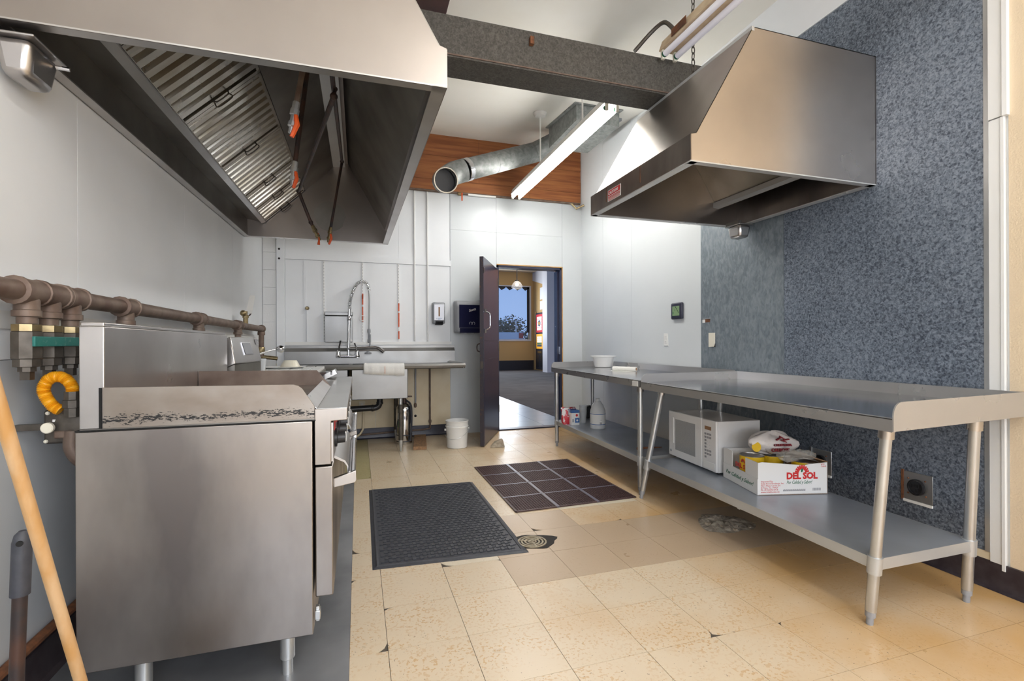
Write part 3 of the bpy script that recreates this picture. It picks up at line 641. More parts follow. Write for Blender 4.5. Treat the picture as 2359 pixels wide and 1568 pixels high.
MB().plate([(-.172,RY0+.01,.962),(-.172,2.66,.962),(-.133,2.66,.927),(-.133,RY0+.01,.927)],.003).build('gutter_guard','steel',rg)
MB().box(-.740,-.733,RY0-.003,RY0+.01,.893,1.015).build('gap_seal','gasket',rg,smooth=False)
# front: ledge, control panel, doors
MB().prism([(-.14,.735),(-.14,.925),(-.036,.923),(-.036,.884),(-.088,.882),(-.088,.735)],'y',RY0,RY1).build('front_ledge','steel_range',rg,bevel=.002)
MB().box(-.132,-.037,RY0+.002,RY1-.002,.9232,.9262).build('lit_ledge_top','ledge_steel',rg,smooth=False)  # added plate; the brightness of the ledge top is in its lighter colour
cpn=MB().box(-.088,-.082,RY0+.01,RY1-.01,.742,.875).build('control_panel','steel',rg)
for k in range(8):
    y=RY0+.14+k*.19
    kb=MB().lathe([(.034,0),(.034,.008),(.022,.010),(.020,.036),(.014,.038)],(-.082,y,.80),(1,0,0),16).build('knob','black_plastic',cpn)
    MB().box(-.082,-.0805,y-.05,y+.05,.835,.868).build('red_label','red',cpn,smooth=False)
    MB().box(-.046,-.042,y-.004,y+.004,.785,.82).build('pointer','label_white',kb,smooth=False)
for (ya,yb) in ((1.765,2.585),(2.61,3.43)):
    d=MB().box(-.14,-.083,ya,yb,.287,.728).build('oven_door','steel_range',rg,bevel=.004)
    hd=MB()
    hd.tube([(-.022,ya+.06,.675),(-.022,yb-.06,.675)],.014,12)
    hdl=hd.build('handle','chrome',d)
    for yy in (ya+.045,yb-.06):
        MB().prism([(-.083,.640),(-.083,.672),(-.008,.695),(-.006,.66),(-.012,.652)],'y',yy,yy+.02).build('handle_bracket','steel',hdl,bevel=.002)
    MB().prism([(-.083,.742),(-.045,.72),(-.035,.70),(-.035,.672),(-.038,.672),(-.04,.70),(-.05,.715),(-.083,.732)],'y',ya+.10,yb-.1).build('drip_lip','steel',d)
    MB().box(-.14,-.128,ya+.01,ya+.03,.20,.25).box(-.142,-.125,ya,ya+.035,.21,.24).build('hinge','zinc_pipe',rg,bevel=.002)
kp=MB().box(-.20,-.15,RY0+.02,RY1-.02,.165,.28).build('kick_panel','steel_dark',rg)
for x in (-.237,-.66):
    for y in (1.845,3.34):
        lg=MB().lathe([(.017,0),(.017,.05),(.024,.055),(.024,.165)],(x,y,.003),n=14).build('leg','zinc_pipe',rg)
# burner grates beyond the griddle
for k,y in enumerate((2.72,2.98,3.22)):
    g=MB()
    for a in range(3): g.box(-.68,-.2,y+.02+a*.08,y+.035+a*.08,.945,.96)
    g.box(-.68,-.66,y,y+.22,.93,.955).box(-.22,-.2,y,y+.22,.93,.955).build('grate','black_iron',rg,smooth=False)
MB().plate([(-.21,3.25,.95),(-.21,3.40,.95),(-.14,3.40,.985),(-.14,3.25,.985)],.03).build('broiler_grip','steel',rg)
for k in range(3): MB().box(-.165,-.155,3.24,3.25,.955+k*.008,.960+k*.008).build('slot','gasket',rg,smooth=False)
# ------------------------------------------------------------------ stand beyond the range with the white slatted top
sd=thing('equipment_stand','low steel stand with a white slatted top between range and sink','stand',(-.55,4.2,.003))
MB().box(-.86,-.26,3.52,4.36,.90,.94).build('top_frame','steel_dark',sd,bevel=.003)
for k in range(8):
    x=-.84+k*.073
    MB().box(x,x+.062,3.56,4.34,.94,.962).build('slat','white_plastic',sd,bevel=.003)
for x in (-.84,-.29):
    for y in (3.55,4.33): MB().cyl((x,y,.003),(x,y,.90),.02,n=12).build('leg','zinc_pipe',sd)
MB().box(-.84,-.29,3.55,4.33,.30,.315).build('shelf','zinc_shelf',sd,smooth=False)
# white tray with an upturned ivory bowl
ty=4.30
tr_=onZ(678,845,.968)
tray=tag(MB().lathe([(.12,0),(.165,.010),(.168,.012),(.12,.003)],(-.55,4.10,.9622),n=28).build('serving_tray','white_plastic'),'flat white serving tray on the white slatted stand','tray')
b0=Vector((-.50,4.10,.9662))
tag(MB().lathe([(.085,0),(.088,.004),(.072,.008),(.048,.052),(.044,.055),(.001,.056)],b0,n=28).build('upturned_bowl','ivory'),'upturned ivory plastic bowl on the white serving tray','bowl')
# steel control box leaning by the riser
A,B,Cc,D=onY(530,775,3.27),onY(592,777,3.66),onY(603,831,3.62),onY(543,838,3.24)
bx=thing('control_box','tilted stainless box with a small dark display window beside the range riser','control box',(-.62,3.45,1.02))
off=Vector((-.10,.0,-.045))
MB().hexa([D,Cc,Cc+off,D+off],[A,B,B+off*.6,A+off*.6]).build('case','steel',bx,bevel=.006)
nx=(B-A).normalized(); nz=(A-D).normalized(); fn=nx.cross(nz).normalized(); fn=fn if fn.x>0 else -fn
def facept(u,v): return A.lerp(B,u).lerp(D.lerp(Cc,u),v)
wq=[facept(*p)+fn*.003 for p in ((.33,.22),(.66,.22),(.70,.70),(.37,.70))]
MB().plate(wq,.002).build('frame','chrome',bx,smooth=False)
wq=[facept(*p)+fn*.0055 for p in ((.35,.25),(.64,.25),(.68,.67),(.39,.67))]
MB().plate(wq,.001).build('display','grey_plastic',bx,smooth=False)
wq=[facept(*p)+fn*.003 for p in ((.86,.08),(.96,.08),(.98,.3),(.88,.3))]
MB().plate(wq,.001).build('badge','grey_print',bx,smooth=False)
pb=[D+Vector((-.005,0,-.004)),Cc+Vector((-.005,0,-.004)),Cc+off+Vector((0,0,-.004)),D+off+Vector((0,0,-.004))]
MB().hexa([Vector((p.x,p.y,.9635)) for p in pb],pb).build('plinth','steel_dark',bx,smooth=False)
# drinking glass and long steel ladle beside the box
gp=onY(596,842,3.72); gl=MB().lathe([(.026,0),(.034,.085),(.032,.085),(.025,.006),(.001,.006)],(gp.x+.015,3.72,.9622),n=16)
tag(gl.build('drinking_glass','clear_plastic'),'clear drinking glass beside the tilted steel control box','glass')
la=thing('ladle','chrome ladle lying across the end of the slatted stand','ladle',(-.7,4.0,.9622))
l0=onY(597,815,3.95); l1=onY(640,803,4.05)
MB().tube([l0,l0.lerp(l1,.5)+Vector((0,0,.002)),l1],[.009,.006,.006],8).build('handle','chrome',la)
MB().ball(l1+Vector((.02,0,-.002)),.032,14,(1,1,.9)).build('cup','chrome',la)
MB().cyl((l0.x,l0.y,.9622),(l0.x,l0.y,l0.z),.012,.008,n=10).build('rest','chrome',la)
# ------------------------------------------------------------------ gas manifold on the left wall
gm=thing('gas_manifold','rusty brown gas manifold pipe with tees and capped valves on the left wall','gas pipe',(-.94,3.6,1.31))
GX,GZ=-.945,1.305
ye=onX(602,757,GX).y
MB().cyl((GX,.9,GZ),(GX,ye,GZ),.030,n=16).build('pipe','rust_pipe',gm)
def tee(u,down=.055,r=.042,nm='tee'):
    y=onX(u,700,GX).y
    t=MB(); t.lathe([(r-.003,-.06),(r,-.058),(r,-.045),(r-.004,-.043),(r-.004,.043),(r,.045),(r,.058),(r-.003,.06)],(GX,y,GZ),(0,1,0),16)
    o=t.build(nm,'rust_pipe',gm)
    MB().lathe([(.030,0),(.030,-.055),(.034,-.057),(.034,-.075),(.024,-.077),(.024,-.077-down)],(GX,y,GZ),n=14).build('branch','rust_pipe',o)
    return y,o
for u in (62,113,162): 
    y,o=tee(u,.02)
    zt=GZ-.10
    v=MB().lathe([(.030,0),(.034,-.004),(.034,-.02),(.037,-.022),(.037,-.10),(.033,-.103),(.033,-.125),(.022,-.127),(.022,-.14)],(GX,y,zt),n=8).build('valve','gunmetal',gm,ang=25)
    MB().lathe([(.035,.001),(.0355,.001),(.0355,-.019),(.035,-.019)],(GX,y,zt),n=8,ring=True).build('brass_ring','brass',v,ang=25)
    MB().box(GX-.012,GX+.012,y-.012,y+.012,zt-.165,zt-.138).build('plug','gunmetal',v,smooth=False)
ya=onX(80,750,GX+.045).y; yb=onX(186,752,GX+.045).y
MB().hexa([(GX+.038,ya,GZ-.165),(GX+.046,ya,GZ-.165),(GX+.046,yb,GZ-.165),(GX+.038,yb,GZ-.165)],[(GX+.038,ya,GZ-.135),(GX+.046,ya,GZ-.135),(GX+.046,yb,GZ-.135),(GX+.038,yb,GZ-.135)]).build('lever','teal',gm,bevel=.002)
for u in (290,458,548): tee(u,.02)
MB().ball((GX,ye,GZ),.044,14).build('elbow','rust_pipe',gm)
MB().cyl((GX,ye,GZ),(GX,ye,1.02),.026,n=14).build('riser','rust_pipe',gm)
MB().lathe([(.032,0),(.034,.01),(.034,.05),(.03,.06)],(GX,ye,1.06),n=10).build('union','brass',gm)
MB().lathe([(.034,0),(.036,.01),(.036,.03),(.03,.04)],(GX,ye,1.24),n=12).build('collar','rust_pipe',gm)
MB().cyl((GX,ye,1.02),(GX+.15,ye,1.0),.02,n=10).build('outlet','brass',gm)
for yy in (1.2,2.7,4.4): MB().box(LX,GX,yy-.01,yy+.01,GZ-.006,GZ+.006).build('bracket','rust_pipe',gm,smooth=False)
# gas test valve with hanging paper tag
y=onX(566,740,GX).y
gv=MB().lathe([(.02,0),(.02,.05),(.026,.052),(.026,.075),(.016,.078),(.016,.11)],(GX,y,GZ+.025),n=10).build('test_valve','brass',gm)
MB().ball((GX-.01,y-.05,GZ+.115),.026,12).build('regulator_cap','brass',gv)
MB().tube([(GX+.02,y+.05,GZ+.10),(GX+.025,y+.09,GZ+.12),(GX+.025,y+.10,GZ+.22)],.006,6).build('lever','black_iron',gv)
t0=onY(572,722,y+.02); t1=onY(578,680,y+.06)
MB().plate([t0+Vector((-.02,0,0)),t0+Vector((.03,0,0)),t1+Vector((.035,0,0)),t1+Vector((-.01,0,0))],.001).build('paper_tag','paper',gv,smooth=False)
# trim strip behind the manifold and rusty line near the floor
struct(MB().box(LX,LX+.012,-2.5,5.9,1.195,1.25).build('trim_2','white_trim',smooth=False))
tag(MB().cyl((LX+.018,-1.5,.172),(LX+.018,3.2,.165),.016,n=10).build('low_wall_pipe','rust'),'rusty thin pipe running low along the left wall behind the range','pipe')
# ------------------------------------------------------------------ gas regulator with yellow hose behind the range
gr=thing('gas_regulator','grimy gas regulator with a yellow corrugated hose behind the range','regulator',(-.86,1.93,.55))
RYY=1.90
def rp(u,v,y=RYY): return onY(u,v,y)
c0=rp(147,985); 
MB().lathe([(.05,0),(.052,.006),(.048,.016),(.03,.022),(.012,.024)],c0+Vector((0.012,.03,0.01)),(0,-1,0),24).build('diaphragm','gunmetal',gr)
MB().box(c0.x-.068,c0.x+.062,RYY+.03,RYY+.055,c0.z-.055,c0.z+.055).build('flange','gunmetal',gr,bevel=.008)
MB().box(c0.x-.03,c0.x+.02,RYY+.004,RYY+.03,c0.z-.035,c0.z-.01).build('vent_boss','rust_pipe',gr,bevel=.005)
MB().box(c0.x-.035,c0.x-.005,RYY+.012,RYY+.014,c0.z+.018,c0.z+.026).build('name_tag','label_white',gr,smooth=False)
for dx,dz in ((-.055,.045),(.05,.045),(-.06,-.045),(.045,-.045)): MB().ball((c0.x+dx,RYY+.028,c0.z+dz),.0065,8).build('bolt','ivory',gr)
k0=rp(112,985); MB().lathe([(.017,0),(.017,.010),(.014,.013)],k0,(0,-1,0),18).build('vent_cap','ivory',gr)
h=[rp(140,945),rp(122,935),rp(105,912),rp(101,893),(rp(112,874)),rp(132,867),rp(152,873),rp(166,890),rp(167,905)]
pth=smoothpath(h,14); rad=[.0165+.0018*math.sin(i*PI*.9) for i in range(len(pth))]
MB().tube(pth,rad,12).build('hose','yellow_hose',gr)
e=rp(167,905); MB().lathe([(.022,.005),(.022,-.02),(.026,-.022),(.026,-.045),(.022,-.047),(.022,-.075)],e,n=8).build('coupling','gunmetal',gr,ang=25)
j=rp(160,1015); MB().tube(smoothpath([j+Vector((0,.02,.03)),j+Vector((0,.02,-.03)),j+Vector((.03,.025,-.075)),j+Vector((.09,.03,-.08))],5),.023,12).build('elbow','rust_pipe',gr)
MB().box(LX,c0.x,RYY+.035,RYY+.05,c0.z-.01,c0.z+.01).build('wall_bracket','gunmetal',gr,smooth=False)
# ------------------------------------------------------------------ broom handles in the foreground
bh=onZ(196,1568,.02)
def stick(name,label,pa,pb,r0,m,grip=None):
    t=thing(name,label,'handle',(pa.x,pa.y,0))
    MB().tube([pa,pb],r0,16).build('shaft',m,t)
    return t
w0=onY(186,1568,1.22); w1=onY(-12,900,.98)
dirv=(w0-w1).normalized(); bot=w0+dirv*((w0.z-.012)/-dirv.z)
tp=w1-dirv*.25
br=thing('broom','bare light wooden broom handle leaning beside the range','broom',(bot.x,bot.y,.003))
MB().tube([bot,tp],.0105,18).build('shaft','handle_wood',br)
MB().prism([(bot.x-.11,.004),(bot.x+.11,.004),(bot.x+.05,.10),(bot.x-.05,.10)],'y',bot.y-.02,bot.y+.02).build('brush','pine',br)
g0=onY(38,1568,1.28); g1=onY(52,1226,1.28); dg=(g0-g1).normalized(); gb=g0+dg*((g0.z-.012)/-dg.z)
bk=thing('mop_handle','black metal broom handle with a rounded grip beside the wooden one','broom',(gb.x,gb.y,.003))
MB().tube([gb,g1+dg*.11],.0125,16).build('shaft','black_iron',bk)
MB().tube([g1+dg*.13,g1+dg*.02,g1+dg*.004,g1-dg*.004],[.0165,.0165,.013,.006],16).build('grip','black_rubber',bk)
MB().lathe([(.004,0),(.006,0),(.006,.002),(.004,.002)],g1+dg*.018+Vector((.004,-.0155,0)),(0.2,-1,0),12).build('hang_hole','gasket',bk)
MB().box(gb.x-.10,gb.x+.10,gb.y-.03,gb.y+.03,.0045,.05).build('head','black_rubber',bk,bevel=.01)
# ------------------------------------------------------------------ steel work tables
def zat(P,u,v):
    d=P[0]*_s+P[1]*_c; return CAM_H-((784+math.sin(ROLL)*(u-1179.5)+math.cos(ROLL)*(v-784))-HOR)*d/F_PX
def V2(p,z): return Vector((p[0],p[1],z))
def work_table(label,NF,NR,FF,FR,zt,feet,tops,zs,ends,sp=.06):
    NF,NR,FF,FR=[Vector(p) for p in (NF,NR,FF,FR)]
    t=thing('work_table',label,'table',((NF.x+FR.x)/2,(NF.y+FR.y)/2,0),'stainless work tables')
    q=[NF,NR,FR,FF]
    MB().hexa([V2(p,zt-.004) for p in q],[V2(p,zt) for p in q]).build('tabletop','steel_table',t,smooth=False)
    fx=(NR-NF).normalized(); fy=(FF-NF).normalized()
    def rail(a,b,z0,z1,inward,th=.004,nm='apron',rnd=False):
        a=Vector((a.x,a.y,0)); b=Vector((b.x,b.y,0)); i=Vector((inward.x,inward.y,0))*th; up=Vector((0,0,1))
        mb=MB()
        if rnd:
            L=(b-a).length; d=(b-a).normalized(); r=.05
            pts=[a+up*z0,b+up*z0,b+up*z1]+[a+d*(r-r*math.sin(k*PI/8))+up*(z1-r+r*math.cos(k*PI/8)) for k in range(5)]
            mb.plate(pts,th)
        else: mb.hexa([a+up*z0,b+up*z0,b+up*z0+i,a+up*z0+i],[a+up*z1,b+up*z1,b+up*z1+i,a+up*z1+i])
        return mb.build(nm,'steel_apron',t)
    rail(NF,FF,zt-.05,zt+.001,fx,.02)
    rail(NR,FR,zt-.05,zt+sp,-fx,.006,'back_splash')
    rail(NF,NR,zt-.047,zt+(sp if 'n' in ends else .001),fy,.005,'end_splash' if 'n' in ends else 'apron',rnd='n' in ends)
    rail(FF,FR,zt-.047,zt+(sp if 'f' in ends else .001),-fy,.005,'end_splash' if 'f' in ends else 'apron',rnd='f' in ends)
    lp=[]
    for f_,tp in zip(feet,tops):
        f3=Vector((f_[0],f_[1],.0)); t3=Vector((tp[0],tp[1],zt-.05)); dv=(t3-f3)
        def at(z): return f3+dv*(z/(zt-.05))
        lg=MB().tube([at(.06),at(zt-.05)],.0205,16).build('leg','zinc_pipe',t)
        MB().tube([at(.001),at(.035),at(.036),at(.068)],[.013,.0135,.019,.0195],14).build('foot','grey_plastic',lg)
        MB().tube([at(zs-.065),at(zs+.005)],.0265,16).build('leg_socket','skirt',lg)
        MB().tube([at(zt-.09),at(zt-.05)],.027,16).build('top_socket','steel',lg)
        lp.append(at(zs))
    a,b,c,d=lp  # NF NR FF FR
    o=.012; ex=fx*.012; ey=fy*.012; E3=lambda p,s1,s2: Vector((p.x,p.y,0))+Vector((ex.x,ex.y,0))*s1+Vector((ey.x,ey.y,0))*s2
    cs=[E3(a,-1,-1),E3(b,1,-1),E3(d,1,1),E3(c,-1,1)]
    MB().hexa([p+Vector((0,0,zs-.004)) for p in cs],[p+Vector((0,0,zs)) for p in cs]).build('undershelf','zinc_shelf',t,smooth=False)
    sk=MB()
    for i in range(4):
        p0,p1=cs[i],cs[(i+1)%4]; n=(p1-p0).cross(Vector((0,0,1))).normalized()*.003
        sk.hexa([p0+Vector((0,0,zs-.045)),p1+Vector((0,0,zs-.045)),p1+n+Vector((0,0,zs-.045)),p0+n+Vector((0,0,zs-.045))],[p0+Vector((0,0,zs)),p1+Vector((0,0,zs)),p1+n+Vector((0,0,zs)),p0+n+Vector((0,0,zs))])
    so=sk.build('shelf_skirt','skirt',t,smooth=False); so['kind']='stuff'
    return t,lp
ZT1,ZT2,ZS=.862,.868,.285
tn=[onZ(2043,985,.812),onZ(2246,968,.812),onZ(1506,893,.812)]
nt,nl=work_table('long stainless work table with splashes at both ends in front of galvanised wall',(1.862,1.268),(2.785,1.345),(1.945,3.05),(2.835,3.085),ZT1,
    [(1.974,1.435),(2.549,1.428),(1.988,3.12),(2.60,3.116)],[(tn[0].x,tn[0].y),(tn[1].x,tn[1].y),(tn[2].x,min(tn[2].y,3.0)),(2.635,3.02)],ZS,'nf')
ft,fl_=work_table('stainless work table with a white tub on it, beside the doorway',(1.965,3.10),(2.848,3.12),(2.13,5.20),(2.915,5.36),ZT2,
    [(2.031,3.195),(2.60,3.22),(2.113,5.002),(2.655,5.2)],[(2.031,3.195),(2.60,3.22),(2.113,5.002),(2.655,5.2)],ZS,'f')
for p,(x,y,z) in enumerate(((1.964,3.12,.83),)): MB().box(1.9585,1.963,3.115,3.19,.825,.862).build('white_corner_sticker','label_white',ft,smooth=False)
MB().plate([onX(1261,838,2.12)+Vector((-.002,0,0))]+[Vector((2.117,5.19,.86)),Vector((2.113,5.13,.86)),Vector((2.113,5.13,.825)),Vector((2.117,5.19,.825))][0:0]+[Vector((2.117,5.19,.855)),Vector((2.112,5.12,.855))],.001) if 0 else None
# ------------------------------------------------------------------ microwave
mw=thing('microwave','white countertop microwave with a grey window on the lower shelf','microwave',(2.3,2.5,ZS))
bl=onZ(1541,1046,ZS+.012); brr=onZ(1650,1091,ZS+.012)
fxv=(brr-bl).normalized(); W=(brr-bl).length; dpv=Vector((-fxv.y,fxv.x,0)); dpv=dpv if dpv.x>0 else -dpv
Hm=zat(bl,1553,944)-ZS-.012; Dp=.335
def mp_(a,b,z): return bl+fxv*a+dpv*b+Vector((0,0,z))
def mbox(a0,a1,b0,b1,z0,z1): return MB().hexa([mp_(a0,b0,z0),mp_(a1,b0,z0),mp_(a1,b1,z0),mp_(a0,b1,z0)],[mp_(a0,b0,z1),mp_(a1,b0,z1),mp_(a1,b1,z1),mp_(a0,b1,z1)])
mbox(0.005,W-.005,.02,Dp,0,Hm-.003).build('case','white_enamel',mw,bevel=.004)
md=mbox(0,W*.73,0,.02,.003,Hm).build('door','white_enamel',mw,bevel=.006)
mbox(W*.16,W*.60,-.0015,.004,Hm*.17,Hm*.84).build('window','oven_window',md,smooth=False)
mbox(W*.10,W*.125,-.004,.002,Hm*.3,Hm*.86).build('trim_bar','white_plastic',md,bevel=.001)
mk=mbox(W*.735,W,0,.02,.003,Hm).build('control_panel','white_enamel',mw,bevel=.006)
mbox(W*.79,W*.91,-.001,.003,Hm*.80,Hm*.87).build('display','kraft',mk,smooth=False)
for r in range(8):
    for c in range(3):
        if 2<=r<=4 and c>0: mbox(W*(.795+c*.043),W*(.800+c*.043),-.0008,.003,Hm*(.70-r*.065),Hm*(.707-r*.065)).build('button_dot','grey_print',mk,smooth=False)
        elif r<7 or c==0: mbox(W*(.785+c*.045),W*(.82+c*.045),-.0008,.003,Hm*(.695-r*.065),Hm*(.735-r*.065)).build('button','grey_print',mk,smooth=False)
mbox(W*.765,W*.97,-.0012,.003,Hm*.05,Hm*.175).build('open_button','white_plastic',mk,bevel=.002)
MB().lathe([(.010,0),(.010,.002),(.006,.0025)],mp_(W*.055,0,Hm*.12),-dpv,14).build('badge','grey_print',md)
for a,b in ((.03,.04),(W-.03,.04),(.03,Dp-.03),(W-.03,Dp-.03)): mbox(a-.012,a+.012,b-.012,b+.012,-.012,0).build('foot','black_plastic',mw,smooth=False)
# ------------------------------------------------------------------ carton of cans
cl=onZ(1660,1104,ZS); cc=onZ(1748,1141,ZS); cr_=onZ(1910,1151,ZS)
ex=Vector((math.cos(math.radians(-104)),math.sin(math.radians(-104)),0)); ey=Vector((-ex.y,ex.x,0))
Ll,Lr=.385,.405; cl=cc-ex*Ll
Hc=zat(cc,1762,1066)-ZS
ct=thing('food_carton','opened white food carton with red and green lettering on the lower shelf','carton',(cc.x,cc.y,ZS))
def cp_(a,b,z): return cl+ex*a+ey*b+Vector((0,0,ZS*0+z))
def cbox(a0,a1,b0,b1,z0,z1): return MB().hexa([cp_(a0,b0,z0),cp_(a1,b0,z0),cp_(a1,b1,z0),cp_(a0,b1,z0)],[cp_(a0,b0,z1),cp_(a1,b0,z1),cp_(a1,b1,z1),cp_(a0,b1,z1)])
cbox(0,Ll,0,Lr,0.001,.005).build('bottom','kraft',ct,smooth=False)
fr_=MB().plate([cp_(Ll,0,.002),cp_(Ll,Lr,.002),cp_(Ll,Lr,Hc*.98),cp_(Ll,Lr*.72,Hc*.93),cp_(Ll,Lr*.66,Hc*.90),cp_(Ll,Lr*.4,Hc*.95),cp_(Ll,.02,Hc*1.02),cp_(Ll,0,Hc)],-.004).build('long_side','carton_white',ct,smooth=False)
ls=MB().plate([cp_(0,0,.002),cp_(Ll,0,.002),cp_(Ll,0,Hc),cp_(Ll*.66,0,Hc*1.0),cp_(Ll*.66,0,Hc*.52),cp_(Ll*.27,0,Hc*.52),cp_(Ll*.27,0,Hc*1.02),cp_(0,0,Hc*1.04)],.004)
lso=ls.build('short_side','carton_white',ct,smooth=False)
MB().plate([cp_(0,-.004,.002),cp_(Ll,-.004,.002),cp_(Ll,-.004,Hc*.5),cp_(0,-.004,Hc*.52)],.003).build('tuck_flap','carton_white',ct,smooth=False)
cbox(0,.004,0,Lr,0.002,Hc).build('long_side','carton_white',ct,smooth=False)
cbox(0,Ll,Lr-.004,Lr,0.002,Hc).build('short_side','kraft',ct,smooth=False)
MB().plate([cp_(Ll*.6,Lr,Hc),cp_(Ll,Lr,Hc),cp_(Ll-.02,Lr-.07,Hc+.02),cp_(Ll*.6,Lr-.06,Hc+.025)],.003).build('torn_flap','kraft',ct,smooth=False)
n1=ex; up=Vector((0,0,1))
def Ftxt(s): return frame(cp_(Ll,0,0)+ex*.0006+ey*s[0]+up*s[1],ey,up)
def Stxt(s): return frame(cp_(0,0,0)-ey*.0078+ex*s[0]+up*s[1],ex,up)
lettering('DEL SOL',.050,Ftxt((Lr*.40,Hc*.49)),'red_print',fr_,bold=.0026,fit=Lr*.45)
lettering('Por Calidad y Sabor!',.026,Ftxt((Lr*.40,Hc*.34)),'green_print',fr_,shear=.35,fit=Lr*.37)
def sunlogo(M,r,par,m1='red_print',m2='green_print'):
    root=par
    while root.parent is not None: root=root.parent
    mb=MB(M); nrays=9
    for k in range(nrays):
        a0=PI*(k+.12)/nrays; a1=PI*(k+.88)/nrays
        mb.add([(r*.62*math.cos(a0),r*.62*math.sin(a0),0),(r*math.cos(a0),r*math.sin(a0),0),(r*math.cos(a1),r*math.sin(a1),0),(r*.62*math.cos(a1),r*.62*math.sin(a1),0)],[(0,1,2,3)])
    pts=[(r*.8*math.cos(PI*k/16),r*.8*math.sin(PI*k/16),0) for k in range(17)]+[(r*.42*math.cos(PI*k/16),r*.42*math.sin(PI*k/16),0) for k in range(16,-1,-1)]
    mb.add([(p[0],p[1],.0003) for p in pts],[tuple(range(len(pts)))])
    mb.build('sun_emblem',m1,par,smooth=False)
    MB(M).add([(.16*r*math.cos(a)+.1*r*math.sin(a)*.5,.08*r+.2*r+.26*r*math.sin(a),.0004) for a in [2*PI*k/12 for k in range(12)]],[tuple(range(12))]).build('leaf_emblem',m2,par,smooth=False)
sunlogo(Ftxt((Lr*.625,Hc*.685)),.042,fr_)
for k,tx in enumerate(['Imported By:','Indel Food Products, Inc.','9515 Plaza Circle Dr.','El Paso, Tx. 79927','Ph. (915)590 5914','www.indelfoods.net']):
    lettering(tx,.0135,Ftxt((.012,Hc*(.40-k*.065))),'red_print',fr_,ext=.0002)
for k in range(24): 
    MB(Ftxt((Lr*.35+k*.0055,Hc*.115))).box(0,.004,0,.008+.003*(k%2),0,.0004).build('stamp_mark','grey_print',fr_,smooth=False)
for k in range(10): MB(Ftxt((Lr*.78+k*.005,Hc*.115))).box(0,.003 if k%3 else .002,0,.015,0,.0004).build('bar_mark','grey_print',fr_,smooth=False)
lettering('6/10\nCANS',.012,Ftxt((Lr*.90,Hc*.90)),'red_print',fr_,ext=.0002)
lettering('Por Calidad y Sabor!',.034,Stxt((.035,Hc*.22)),'green_print',lso,shear=.35,fit=Ll*.8)
# cans standing in the carton
rc=.068
def can(a,b,h,label,lettered=False):
    c=cp_(a,b,.006); t=thing('tin_can',label,'tin can',c)
    MB().lathe([(rc,.004),(rc,h-.004),(rc-.001,h-.004),(rc-.001,.004)],c,n=28,ring=True).build('label_wrap','yellow_label',t)
    MB().lathe([(rc-.002,0),(rc+.002,.002),(rc,.006),(rc-.003,.008)],c,n=28).build('bottom_rim','steel',t)
    MB().lathe([(rc-.003,h-.005),(rc+.002,h-.003),(rc+.002,h),(rc-.004,h),(rc-.006,h-.006),(.002,h-.006)],c,n=28).build('lid','steel',t)
    if lettered:
        # lettering on the side that shows through the cut-out
        Mx=frame(c-ey*(rc+.0025)-ex*.058+up*h*.56,ex,up)
        lettering('DEL S',.036,Mx,'red_print',t,bold=.0012,fit=.105)
        sunlogo(frame(c-ey*(rc+.0022)+ex*.026+up*h*.76,ex,up),.024,t)
        MB().lathe([(rc+.0006,h*.08),(rc+.0006,h*.46),(rc+.0001,h*.46),(rc+.0001,h*.08)],c,n=28,ring=True).build('red_band','orange',t)
        lettering('TOMATES',.020,frame(c-ey*(rc+.003)-ex*.05+up*h*.36,ex,up),'yellow_label',t,fit=.10)
    return t
hcan=Hc*.96
can(Ll*.46,rc+.012,hcan,'yellow tomato can with red lettering showing through the carton cut-out',True)
can(Ll*.30,rc*3.2+.02,hcan*.93,'tin can with a shiny open rim in the middle of the carton')
can(Ll-rc-.012,Lr-rc-.012,hcan*.95,'yellow can with grey lid at the torn end of the carton')
# rice bag crumpled on the cans
bgc=cp_(Ll*.42,Lr*.52,Hc*1.0)
mb=MB(); nU,nV=28,14; vs=[];fs=[]
rnd=random.Random(3)
ph=[rnd.uniform(0,6) for _ in range(6)]
for i in range(nV+1):
    t=PI*i/nV
    for k in range(nU):
        a=2*PI*k/nU
        r=1+.10*math.sin(3*a+ph[0])*math.sin(t)+.09*math.sin(5*a+2*t+ph[1])+.05*math.sin(9*a+ph[2]+3*t)-.28*max(0,1-abs(((a-2.2+PI)%(2*PI))-PI)/.35)*math.sin(t)
        x=.145*r*math.sin(t)*math.cos(a); y=.075*r*math.sin(t)*math.sin(a); zz=.055+.06*r*math.cos(t)+.012*math.sin(4*a+ph[3])
        p=bgc+ey*x+ex*y*1.0+up*(zz+.012); vs.append(p)
for i in range(nV):
    for k in range(nU): fs.append((i*nU+k,i*nU+(k+1)%nU,(i+1)*nU+(k+1)%nU,(i+1)*nU+k))
rb=thing('rice_bag','crumpled white plastic rice bag with maroon print lying on the cans','bag',bgc)
MB().add(vs,fs).build('bag','bag_white',rb,ang=50)
fM=lambda s,z: frame(bgc+ex*.088+ey*s+up*z,ey,up-ex*.25)
lettering('CALIFORNIA',.019,fM(-.035,.062),'maroon_print',rb,bold=.0008,ext=.004)
lettering('CALROSE',.026,fM(-.05,.030),'maroon_print',rb,bold=.0012,ext=.004)
for k,(dx,dz,rt) in enumerate(((0,.105,.6),(.02,.11,-.6),(.045,.098,.2),(.03,.09,-.4))):
    MB(frame(bgc+ex*.078+ey*dx+up*dz,ey+up*rt,up-ey*rt)).box(-.018,.018,-.003,.003,-.006,.006).build('print_stroke','maroon_print',rb,smooth=False)
ye=frame(bgc-ey*.118+ex*.045+up*.05,Vector((.70,-.71,0)),up+Vector((.3,.3,0)))
